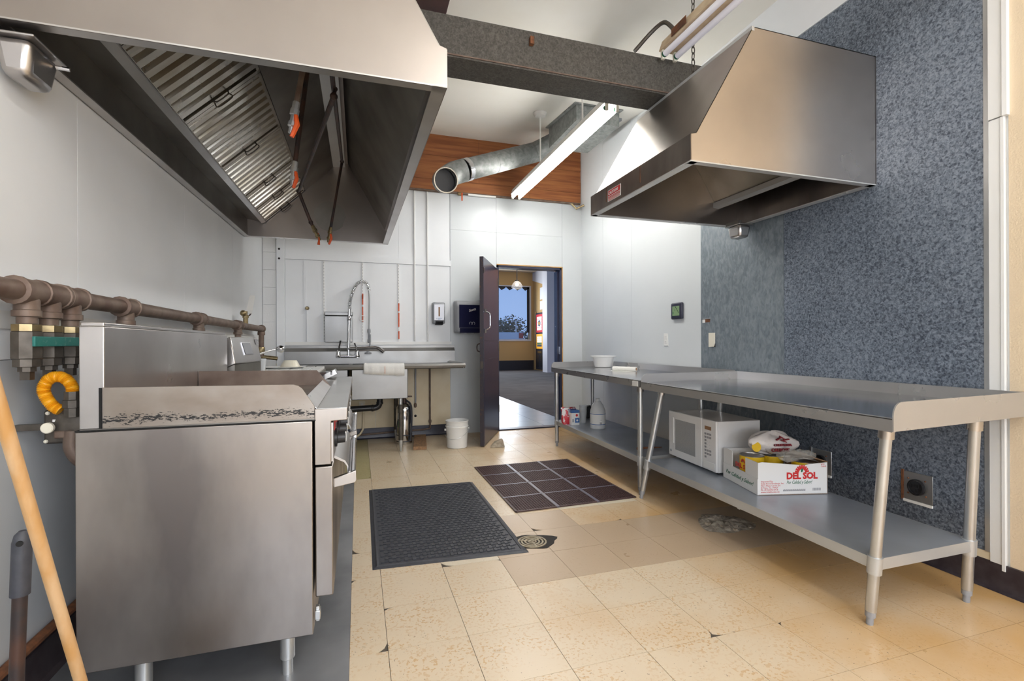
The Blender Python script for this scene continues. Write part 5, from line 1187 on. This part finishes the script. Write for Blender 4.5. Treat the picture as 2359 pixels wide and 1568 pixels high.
dbox(dl+.0012,dl+.003,.008,.036,.87,.95).build('latch_plate','gunmetal',dr,smooth=False)
dbox(dl-.03,dl+.002,-.006,.0,1.93,1.99).build('catch','black_iron',dr,smooth=False)
for z_ in (.3,1.1,1.95): MB().cyl(HG+dx_*-.006+Vector((0,0,z_-.05)),HG+dx_*-.006+Vector((0,0,z_+.05)),.009,n=8).build('hinge','gunmetal',dr)
# stone that wedges the door
q=Vector((1.46,5.19,0)); vs=[Vector((-.09,-.06,0)),Vector((.085,-.07,0)),Vector((.095,.02,0)),Vector((-.05,.06,0)),Vector((-.02,-.045,.05)),Vector((.07,-.03,.085)),Vector((.075,.015,.09)),Vector((-.01,.03,.06))]
MB_=MB().hexa([q+v for v in vs[:4]],[q+v for v in vs[4:]]); tag(MB_.build('door_wedge','concrete',bevel=.01),'rough chunk of pale concrete wedging the open door','stone')
# ------------------------------------------------------------------ bucket, plank, extinguisher
bc=Vector((1.045,5.31,.0005)); bk=thing('bucket','white plastic bucket with a wire handle beside the open door','bucket',bc)
MB().lathe([(.102,0),(.110,.004),(.120,.225),(.128,.227),(.128,.24),(.121,.243),(.123,.285),(.128,.29),(.128,.30),(.120,.30),(.108,.02),(.001,.015)],bc,n=32).build('pail','white_plastic',bk)
for s_ in (-1,1): MB().cyl(bc+Vector((s_*.122,0,.20)),bc+Vector((s_*.14,0,.20)),.012,n=10).build('handle_ear','white_plastic',bk)
hpts=[bc+Vector((.136*math.cos(a),-.02-.115*math.sin(a),.20-.075*math.sin(a)+.05*math.cos(a))) for a in [PI*k/14 for k in range(15)]]
MB().tube(hpts,.0022,6).build('wire_handle','zinc_pipe',bk)
pk=MB().hexa([Vector((.563,5.29,.001)),Vector((.707,5.285,.001)),Vector((.79,5.98,.001)),Vector((.65,5.98,.001))],[Vector((.563,5.29,.04)),Vector((.707,5.285,.04)),Vector((.79,5.98,.04)),Vector((.65,5.98,.04))])
tag(pk.build('wood_plank','plank_wood',bevel=.003),'short dirty wooden plank lying on the floor under the sink','plank')
ec=Vector((.505,5.70,.001)); ex_=thing('fire_extinguisher','polished steel fire extinguisher standing under the sink','fire extinguisher',ec)
MB().lathe([(.085,0),(.09,.01),(.09,.38),(.085,.42),(.06,.455),(.03,.47)],ec,n=28).build('cylinder','chrome',ex_)
for z_ in (.03,.10): MB().lathe([(.0905,0),(.0915,.002),(.0915,.008),(.0905,.01)],ec+Vector((0,0,z_)),n=28).build('band','black_rubber',ex_)
MB().lathe([(.03,0),(.032,.01),(.022,.05),(.02,.07)],ec+Vector((0,0,.465)),n=14).build('valve','black_iron',ex_)
MB().box(ec.x-.012,ec.x+.09,ec.y-.012,ec.y+.012,ec.z+.53,ec.z+.545).build('lever','black_iron',ex_)
MB().tube(smoothpath([ec+Vector((.02,-.02,.5)),ec+Vector((.07,-.07,.44)),ec+Vector((.075,-.08,.25)),ec+Vector((.06,-.085,.04))],5),.012,8).build('hose','black_rubber',ex_)
for k,(a0,z0,z1,m) in enumerate(((-2.5,.29,.36,'label_white'),(-2.5,.20,.27,'green_print'),(-.55,.16,.36,'grey_print'))):
    pts=[]
    for i in range(5):
        a=a0+i*.18; pts.append((ec.x+.0912*math.cos(a),ec.y+.0912*math.sin(a)))
    mb=MB()
    for i in range(4): mb.add([(pts[i][0],pts[i][1],z0),(pts[i+1][0],pts[i+1][1],z0),(pts[i+1][0],pts[i+1][1],z1),(pts[i][0],pts[i][1],z1)],[(0,1,2,3)])
    mb.build('label',m,ex_)
# ------------------------------------------------------------------ rubber mats
def quadmap(q):
    q=[Vector(p) for p in q]
    return lambda u,v: q[0].lerp(q[1],u).lerp(q[3].lerp(q[2],u),v)     # q: near-left, near-right, far-right, far-left
nl_,nr_,fr2,fl2=onZ(858,1313),onZ(1219,1272),onZ(1088,1110),onZ(850,1129)
mq=quadmap([nl_,nr_,fr2,fl2]); Wm=(nr_-nl_).length; Lm=(fl2-nl_).length
bm_=thing('rubber_mat','black rubber floor mat with a raised woven pattern','mat',((nl_+fr2)/2)*1)
Z1=.0005
q4=[mq(0,0),mq(1,0),mq(1,1),mq(0,1)]; i4=[mq(.022,.014),mq(.978,.014),mq(.978,.986),mq(.022,.986)]; b4=[mq(.04,.025),mq(.96,.025),mq(.96,.975),mq(.04,.975)]
U=lambda p,z: Vector((p.x,p.y,z))
MB().hexa([U(p,Z1) for p in q4],[U(p,.006) for p in i4]).build('base','black_rubber',bm_,smooth=False)
rim=MB()
for k in range(4):
    j=(k+1)%4; rim.hexa([U(i4[k],.006),U(i4[j],.006),U(b4[j],.006),U(b4[k],.006)],[U(i4[k].lerp(b4[k],.3),.011),U(i4[j].lerp(b4[j],.3),.011),U(b4[j],.009),U(b4[k],.009)])
rim.build('rim','black_rubber',bm_,smooth=False)
wv=MB(); nu,nv=18,34
for r in range(nv):
    for c in range(nu):
        u0=.05+.9*(c+.08+(.5 if r%2 else 0))/(nu+.5); v0=.034+.93*(r+.1)/nv; du=.9/(nu+.5); dvv=.93/nv
        for (a,b,e,f) in ((0,.0,.42,.84),(.5,.22,.92,.50)):
            P=[mq(u0+du*a,v0+dvv*b),mq(u0+du*e,v0+dvv*b),mq(u0+du*e,v0+dvv*f),mq(u0+du*a,v0+dvv*f)]
            if u0+du*e<.962: wv.hexa([U(p,.0058) for p in P],[U(p,.0105) for p in P])
ws=wv.build('raised_pattern','black_rubber',bm_,smooth=False); ws['kind']='stuff'
bm_['_o']=tuple(bm_.location)
nl_,nr_,fr2,fl2=onZ(1188,1181),onZ(1466,1146),onZ(1307,1058),onZ(1093,1077)
mq2=quadmap([nl_,nr_,fr2,fl2])
br2=thing('drainage_mat','brown perforated rubber mat divided into twelve panels','mat',(nl_+fr2)/2)
def bar(u0,u1,v0,v1,h=.009,z0=Z1):
    P=[mq2(u0,v0),mq2(u1,v0),mq2(u1,v1),mq2(u0,v1)]; return [U(p,z0) for p in P],[U(p,h) for p in P]
mat('mat_floor',(.012,.010,.012),.8)
MB().hexa(*bar(0,1,0,1,.002)).build('base','mat_floor',br2,smooth=False)
for a in ((0,1,0,.012),(0,1,.988,1),(0,.012,0,1),(.988,1,0,1)): MB().hexa(*bar(*a,.008)).build('border','brown_rubber',br2,smooth=False)
mat('mat_rib_sheen',(.16,.155,.20),.35)  # doorway light reflected on the ribs is painted into this lavender
for k in (1,2): MB().hexa(*bar(k/3-.012,k/3+.012,0,1)).build('wide_rib','mat_rib_sheen',br2,smooth=False)
for k in (1,2,3): MB().hexa(*bar(0,1,k/4-.006,k/4+.006)).build('narrow_rib','mat_rib_sheen',br2,smooth=False)
for a in range(3):
    for b in range(4):
        g=MB(); u0,u1=a/3+.014,(a+1)/3-.014; v0,v1=b/4+.008,(b+1)/4-.008; nU,nV=15,15
        for i in range(nU+1):
            uu=u0+(u1-u0)*i/nU; g.hexa(*bar(uu-.0022,uu+.0022,v0,v1,.0075,.002))
        for j in range(nV+1):
            vv=v0+(v1-v0)*j/nV; g.hexa(*bar(u0,u1,vv-.0018,vv+.0018,.0075,.002))
        o=g.build('mesh_panel','brown_rubber',br2,smooth=False); o['kind']='stuff'
# ------------------------------------------------------------------ floor drain and broken patch
dc=onZ(1226,1248); fd=thing('floor_drain','round cream floor drain grate in a dark broken rim by the black mat','drain',dc)
pts=[(dc.x+(.125+.018*math.sin(3*a+1)+.012*math.sin(7*a))*math.cos(a)+.015,dc.y+(.10+.012*math.sin(4*a))*math.sin(a)) for a in [2*PI*k/30 for k in range(30)]]
MB().prism(pts,'z',.0006,.0018).build('broken_rim','dark_gap',fd,smooth=False)
for r in (.022,.042,.062,.080): MB().lathe([(r-.006,.0018),(r-.006,.005),(r+.004,.005),(r+.004,.0018)],dc,n=28,ring=True).build('ring','drain_iron',fd)
for a in (.5,2.6,4.7): MB(Matrix.Translation(dc)@Matrix.Rotation(a,4,'Z')).box(0,.084,-.005,.005,.002,.0055).build('spoke','drain_iron',fd,smooth=False)
hc=onZ(1668,1205); hv=[];hf=[]; n=26; rn=random.Random(11)
ht=thing('broken_floor_patch','rough heap of broken grey mortar filling a hole in the floor','rubble',hc)
hv.append(hc+Vector((0,0,.018)))
for ring,(rr_,zz) in enumerate(((.35,.022),(.62,.016),(.82,.008),(1.0,.0012))):
    for k in range(n):
        a=2*PI*k/n; r=rr_*(1+.14*math.sin(3*a+ring)+.10*rn.uniform(-1,1)); hv.append(hc+Vector((.17*r*math.cos(a),.15*r*math.sin(a),zz*(1+.7*rn.uniform(-1,1)) if ring<3 else .0008)))
for k in range(n): hf.append((0,1+k,1+(k+1)%n))
for g in range(3):
    for k in range(n): hf.append((1+g*n+k,1+(g+1)*n+k,1+(g+1)*n+(k+1)%n,1+g*n+(k+1)%n))
MB().add(hv,hf).build('mortar','debris',ht,smooth=False)
for k in range(9):
    a=rn.uniform(0,6.3); r=rn.uniform(.3,.95); c=hc+Vector((.17*r*math.cos(a),.15*r*math.sin(a),.012*(1.1-r))); s_=rn.uniform(.008,.02)
    MB().hexa([c+Vector((rn.uniform(.6,1)*s_*x,rn.uniform(.6,1)*s_*y,-.004)) for x,y in ((-1,-1),(1,-1),(1,1),(-1,1))],[c+Vector((rn.uniform(.3,.8)*s_*x,rn.uniform(.3,.8)*s_*y,s_*.7)) for x,y in ((-1,-1),(1,-1),(1,1),(-1,1))]).build('chunk','concrete',ht,smooth=False)
tag(MB().tube(smoothpath([Vector((2.78,2.75,.05)),onZ(1822,1198,.008),onZ(1850,1221,.006),onZ(1900,1229,.006),Vector((2.77,2.0,.02))],6),.005,8).build('floor_cable','grey_plastic'),'thin grey cable lying on the floor under the long table','cable')
# ------------------------------------------------------------------ dining room seen through the doorway
mat('taupe',(.55,.27,.14),.7); mat('tan_wall',(.56,.36,.15),.7); mat('dining_ceiling',(.62,.52,.40),.7); mat('carpet',(.085,.08,.085),.95,bump=.3,bscale=150,col2=(.06,.057,.06),scale=2)
mat('dark_wainscot',(.02,.02,.028),.5); mat('pale_tile',(.42,.50,.55),.25); mat('off_white',(.62,.62,.66),.6); mat('brown_wood',(.16,.07,.03),.45)
mat('window_glass',(.9,.95,1),.02,alpha=.06)
DY=20.0
dfl=struct(MB().box(-2,13,BY+.15,DY+.3,-.12,-.002).build('floor_dining','carpet',smooth=False))
MB().box(2.93,12,BY+.152,DY,-.002,.006).build('carpet','carpet',dfl,smooth=False)
for i in range(11):
    for k in range(5):
        xx=2.92-(i+1)*.42; yy=BY+.16+k*.62 if 0 else None
nx=0
for i in range(9):
    for k in range(9):
        x1=2.925-i*.45; y0=BY+.156+k*.45
        if x1<-.9: continue
        MB().box(x1-.445,x1,y0,y0+.445,-.002,.004).build('tile','pale_tile',dfl,smooth=False)
wx0,wx1,wz0,wz1=3.2,7.17,1.33,3.62
struct(MB().box(-2,wx0,DY,DY+.2,0,4.3).box(wx1,7.6,DY,DY+.2,0,4.3).box(wx0,wx1,DY,DY+.2,0,wz0).box(wx0,wx1,DY,DY+.2,wz1,4.3).build('wall_dining_far','tan_wall',smooth=False))
struct(MB().box(-2,7.35,DY-.03,DY,0,.42).build('baseboard_dining','dark_wainscot',smooth=False))
wf=MB().box(wx0-.06,wx1+.07,DY-.03,DY+.02,wz0-.07,wz0).box(wx0-.06,wx1+.07,DY-.03,DY+.02,wz1,wz1+.05).box(wx1,wx1+.07,DY-.03,DY+.02,wz0,wz1).box(wx0-.06,wx0,DY-.03,DY+.02,wz0,wz1)
wfo=struct(wf.build('window_2','off_white',smooth=False)); MB().box(wx0,wx1,DY+.08,DY+.086,wz0,wz1).build('pane','window_glass',wfo,smooth=False)
val=MB(); 
for k in range(12): val.prism([(wx1-.36*k-.36,wz1),(wx1-.36*k,wz1),(wx1-.36*k,wz1-.06),(wx1-.36*k-.18,wz1-.16),(wx1-.36*k-.30,wz1-.05)],'y',DY+.03,DY+.05)
vo=val.build('valance','dark_wainscot',wfo,smooth=False); vo['kind']='stuff'
MB().box(wx1-.10,wx1,DY+.03,DY+.05,wz0+.3,wz1).build('curtain_edge','dark_wainscot',wfo,smooth=False)
struct(MB().box(-2,13,BY+.15,DY+.3,4.25,4.4).build('ceiling_dining','dining_ceiling',smooth=False))
# side wall with the glazed door
SX=7.35
struct(MB().box(SX,SX+.2,18.2,DY+.2,0,4.3).build('wall_dining_side','tan_wall',smooth=False))
struct(MB().box(SX-.25,SX+.2,17.75,18.25,0,4.3).build('trim_dining','off_white',smooth=False))
struct(MB().plate([(SX-.03,18.25,3.5),(SX-.03,DY,3.9),(SX-.03,DY,4.3),(SX-.03,18.25,4.3)],.03).build('trim_soffit','off_white',smooth=False))
dy0,dy1=18.62,19.58
gd=sroot('door_2',(SX-.04,19.1,.1))
MB().box(SX-.05,SX-.002,dy0,dy1,.06,2.45).build('slab','dark_wainscot',gd,smooth=False)
MB().box(SX-.06,SX,dy0-.06,dy0,.06,2.52).box(SX-.06,SX,dy1,dy1+.06,.06,2.52).build('door_casing','tan_wall',gd,smooth=False)['kind']='stuff'
mat('stain_white',(.75,.70,.68),.4,emit=(.9,.85,.82),estr=.5); mat('stain_red',(.5,.03,.03),.4,emit=(.6,.05,.05),estr=.3); mat('stain_amber',(.75,.35,.03),.4,emit=(.9,.45,.05),estr=.4); mat('stain_blue',(.05,.12,.2),.4); mat('stain_green',(.1,.25,.15),.4)
def sg(name,z0,z1,border):
    p=MB().box(SX-.062,SX-.052,dy0+.12,dy1-.12,z0,z1).build(name,border,gd,smooth=False)
    for i in range(4):
        for k in range(5):
            a=dy0+.21+i*.137; zz=z0+.09+k*(z1-z0-.18)/5
            MB().box(SX-.066,SX-.062,a,a+.125,zz,zz+(z1-z0-.18)/5-.012).build('pane','stain_white' if (name[-1]=='w' or k>1) else ('stain_green' if k==1 else 'stain_blue'),p,smooth=False)
    return p
p1=sg('stained_window',1.62,2.38,'stain_red'); 
MB().lathe([(.14,0),(.14,.006)],(SX-.066,19.1,2.0),(-1,0,0),8).build('rosette','stain_blue',p1,smooth=False); MB().lathe([(.07,0),(.07,.009)],(SX-.066,19.1,2.0),(-1,0,0),12).build('rosette_centre','stain_amber',p1,smooth=False)
sg('stained_panel',.93,1.55,'stain_amber')
MB().box(SX-.06,SX-.05,dy0+.25,dy1-.25,.74,.83).build('mail_slot','brass',gd,smooth=False)
for a in (dy0+.12,dy0+.53): MB().box(SX-.058,SX-.05,a,a+.32,.18,.66).build('door_panel','black_plastic',gd,bevel=.01)
for k,(zz,hh) in enumerate(((2.58,.35),(3.0,.5))): tag(MB().box(SX-.012,SX-.002,18.75,19.15,zz,zz+hh).build('notice','label_white',smooth=False),['framed certificate on the wall right above the stained glass door','white paper notice on the wall above the framed certificate'][k],'notice')
# pendant lamp
pp=onY(1191,655,13.0); pl=thing('pendant_lamp','clear glass pendant lamp hanging in the dining room','lamp',pp)
MB().cyl(pp+Vector((0,0,.12)),(pp.x,pp.y,4.25),.012,n=6).build('cord','black_plastic',pl)
MB().lathe([(.02,.13),(.05,.12),(.055,.09),(.03,.085)],pp,n=14).build('socket','black_plastic',pl)
MB().lathe([(.06,.09),(.12,.03),(.155,-.03),(.15,-.09),(.10,-.13),(.098,-.128),(.147,-.09),(.152,-.03),(.117,.03),(.058,.09)],pp,n=22).build('shade','glass',pl)
mat('bulb',(1,1,1),.4,emit=(1,.9,.75),estr=7); MB().ball(pp+Vector((0,0,.0)),.05,10).build('bulb','bulb',pl)
# brown partition with stacked ladder-back chairs in front
struct(MB().box(4.45,4.6,BY+.15,10.6,0,4.3).build('wall_dining_right','taupe',smooth=False))
def chair(loc,label):
    t=thing('ladder_chair',label,'chair',loc,'wooden dining chairs')
    x,y,z=loc
    for sy in (-.19,.19):
        MB().tube([(x+.20,y+sy,z),(x+.2,y+sy,z+.45),(x+.27,y+sy,z+1.05)],.018,8).build('back_leg','brown_wood',t)
        MB().cyl((x-.18,y+sy,z),(x-.18,y+sy,z+.43),.018,n=8).build('front_leg','brown_wood',t)
    MB().box(x-.21,x+.22,y-.22,y+.22,z+.43,z+.47).build('seat','dark_wainscot',t,bevel=.01)
    for k in range(4): MB().box(x+.205+k*.018,x+.225+k*.018,y-.19,y+.19,z+.55+k*.13,z+.62+k*.13).build('slat','brown_wood',t,bevel=.004)
    for sy in (-.19,.19): MB().cyl((x-.18,y+sy,z+.2),(x+.2,y+sy,z+.2),.010,n=6).build('stretcher','brown_wood',t)
    return t
chair((3.95,8.6,.006),'dark wooden ladder-back chair by the brown dining room partition')
# ------------------------------------------------------------------ outdoors
mat('asphalt',(.10,.11,.13),.9); mat('leaf',(.035,.07,.04),.8,col2=(.06,.11,.07),scale=3); mat('trailer_white',(.88,.88,.88),.5); mat('car_paint',(.35,.38,.42),.3,.4); mat('bark',(.05,.04,.035),.9)
tag(struct(MB().box(-40,60,DY+.3,90,-.2,-.1).build('ground','asphalt',smooth=False)))
tl=thing('cargo_trailer','long white cargo trailer parked outside the dining window','trailer',(9,35,-.1))
MB().box(2,11.9,34.6,36.8,.55,2.0).build('body','trailer_white',tl,bevel=.04)
MB().box(11.9,11.93,34.7,36.7,1.35,1.95).build('red_end','red',tl,smooth=False); MB().box(11.55,11.9,34.58,34.6,1.55,1.95).build('red_corner','red',tl,smooth=False)
for x in (4,10.5): MB().cyl((x,34.6,.35),(x,34.9,.35),.42,n=18).build('wheel','black_rubber',tl)
cr2=thing('parked_car','pale grey car parked beside the white trailer','car',(13.6,34.2,-.1))
MB().prism([(12.0,.25),(15.6,.25),(15.6,1.0),(15.2,1.05),(14.8,1.62),(13.2,1.65),(12.5,1.1),(12.0,1.0)],'y',33.4,35.0).build('body','car_paint',cr2,bevel=.06)
MB().prism([(12.75,1.15),(13.25,1.55),(14.65,1.53),(14.95,1.12)],'y',33.38,33.4).build('side_window','dark_blue_plastic',cr2,smooth=False)
for x in (12.7,14.9): MB().cyl((x,33.35,.24),(x,33.6,.24),.34,n=18).build('wheel','black_rubber',cr2)
pq=onY(1189,760,38); tag(MB().cyl((pq.x,38,-.1),(pq.x,38,3.1),.07,.05,n=8).build('light_pole','zinc_pipe'),'slim grey light pole standing before the trees','pole')
rn=random.Random(5)
names=['dark leafy tree behind the left end of the trailer','broad dark leafy tree behind the trailer middle','rounded leafy tree behind the light pole','tall dark leafy tree behind the parked car','low leafy tree between the two tallest crowns']
for k,(x,hh,ra) in enumerate(((9.0,3.0,1.7),(11.0,3.3,1.7),(13.0,3.5,1.8),(15.2,4.1,2.0),(16.8,3.4,1.6))):
    tr3=thing('leafy_tree',names[k],'tree',(x,44+3.8*(k%2),-.1),'trees beyond the parking lot')
    MB().cyl((x,44+3.8*(k%2),-.1),(x,44+3.8*(k%2),hh*.6),.14,.09,n=8).build('trunk','bark',tr3)
    mb=MB()
    for j in range(1500):
        a=rn.uniform(0,6.283); b_=rn.uniform(-1,1); rr=rn.uniform(.3,1.0); cx3=x+ra*rr*math.cos(a)*math.sqrt(1-b_*b_); cy3=44+3.8*(k%2)+ra*.8*rr*math.sin(a)*math.sqrt(1-b_*b_); cz3=hh*.55+hh*.48*rr*b_
        s_=rn.uniform(.06,.15); d1=Vector((rn.uniform(-1,1),rn.uniform(-1,1),rn.uniform(-1,1))).normalized()*s_; d2=d1.cross(Vector((rn.uniform(-1,1),rn.uniform(-1,1),rn.uniform(-1,1)))).normalized()*s_*.7; c3=Vector((cx3,cy3,max(cz3,.2)))
        mb.add([c3-d1,c3+d2,c3+d1,c3-d2],[(0,1,2,3)])
    o=mb.build('foliage','leaf',tr3,smooth=False); o['kind']='stuff'
for o in bpy.data.objects:
    if '_o' in o: del o['_o']
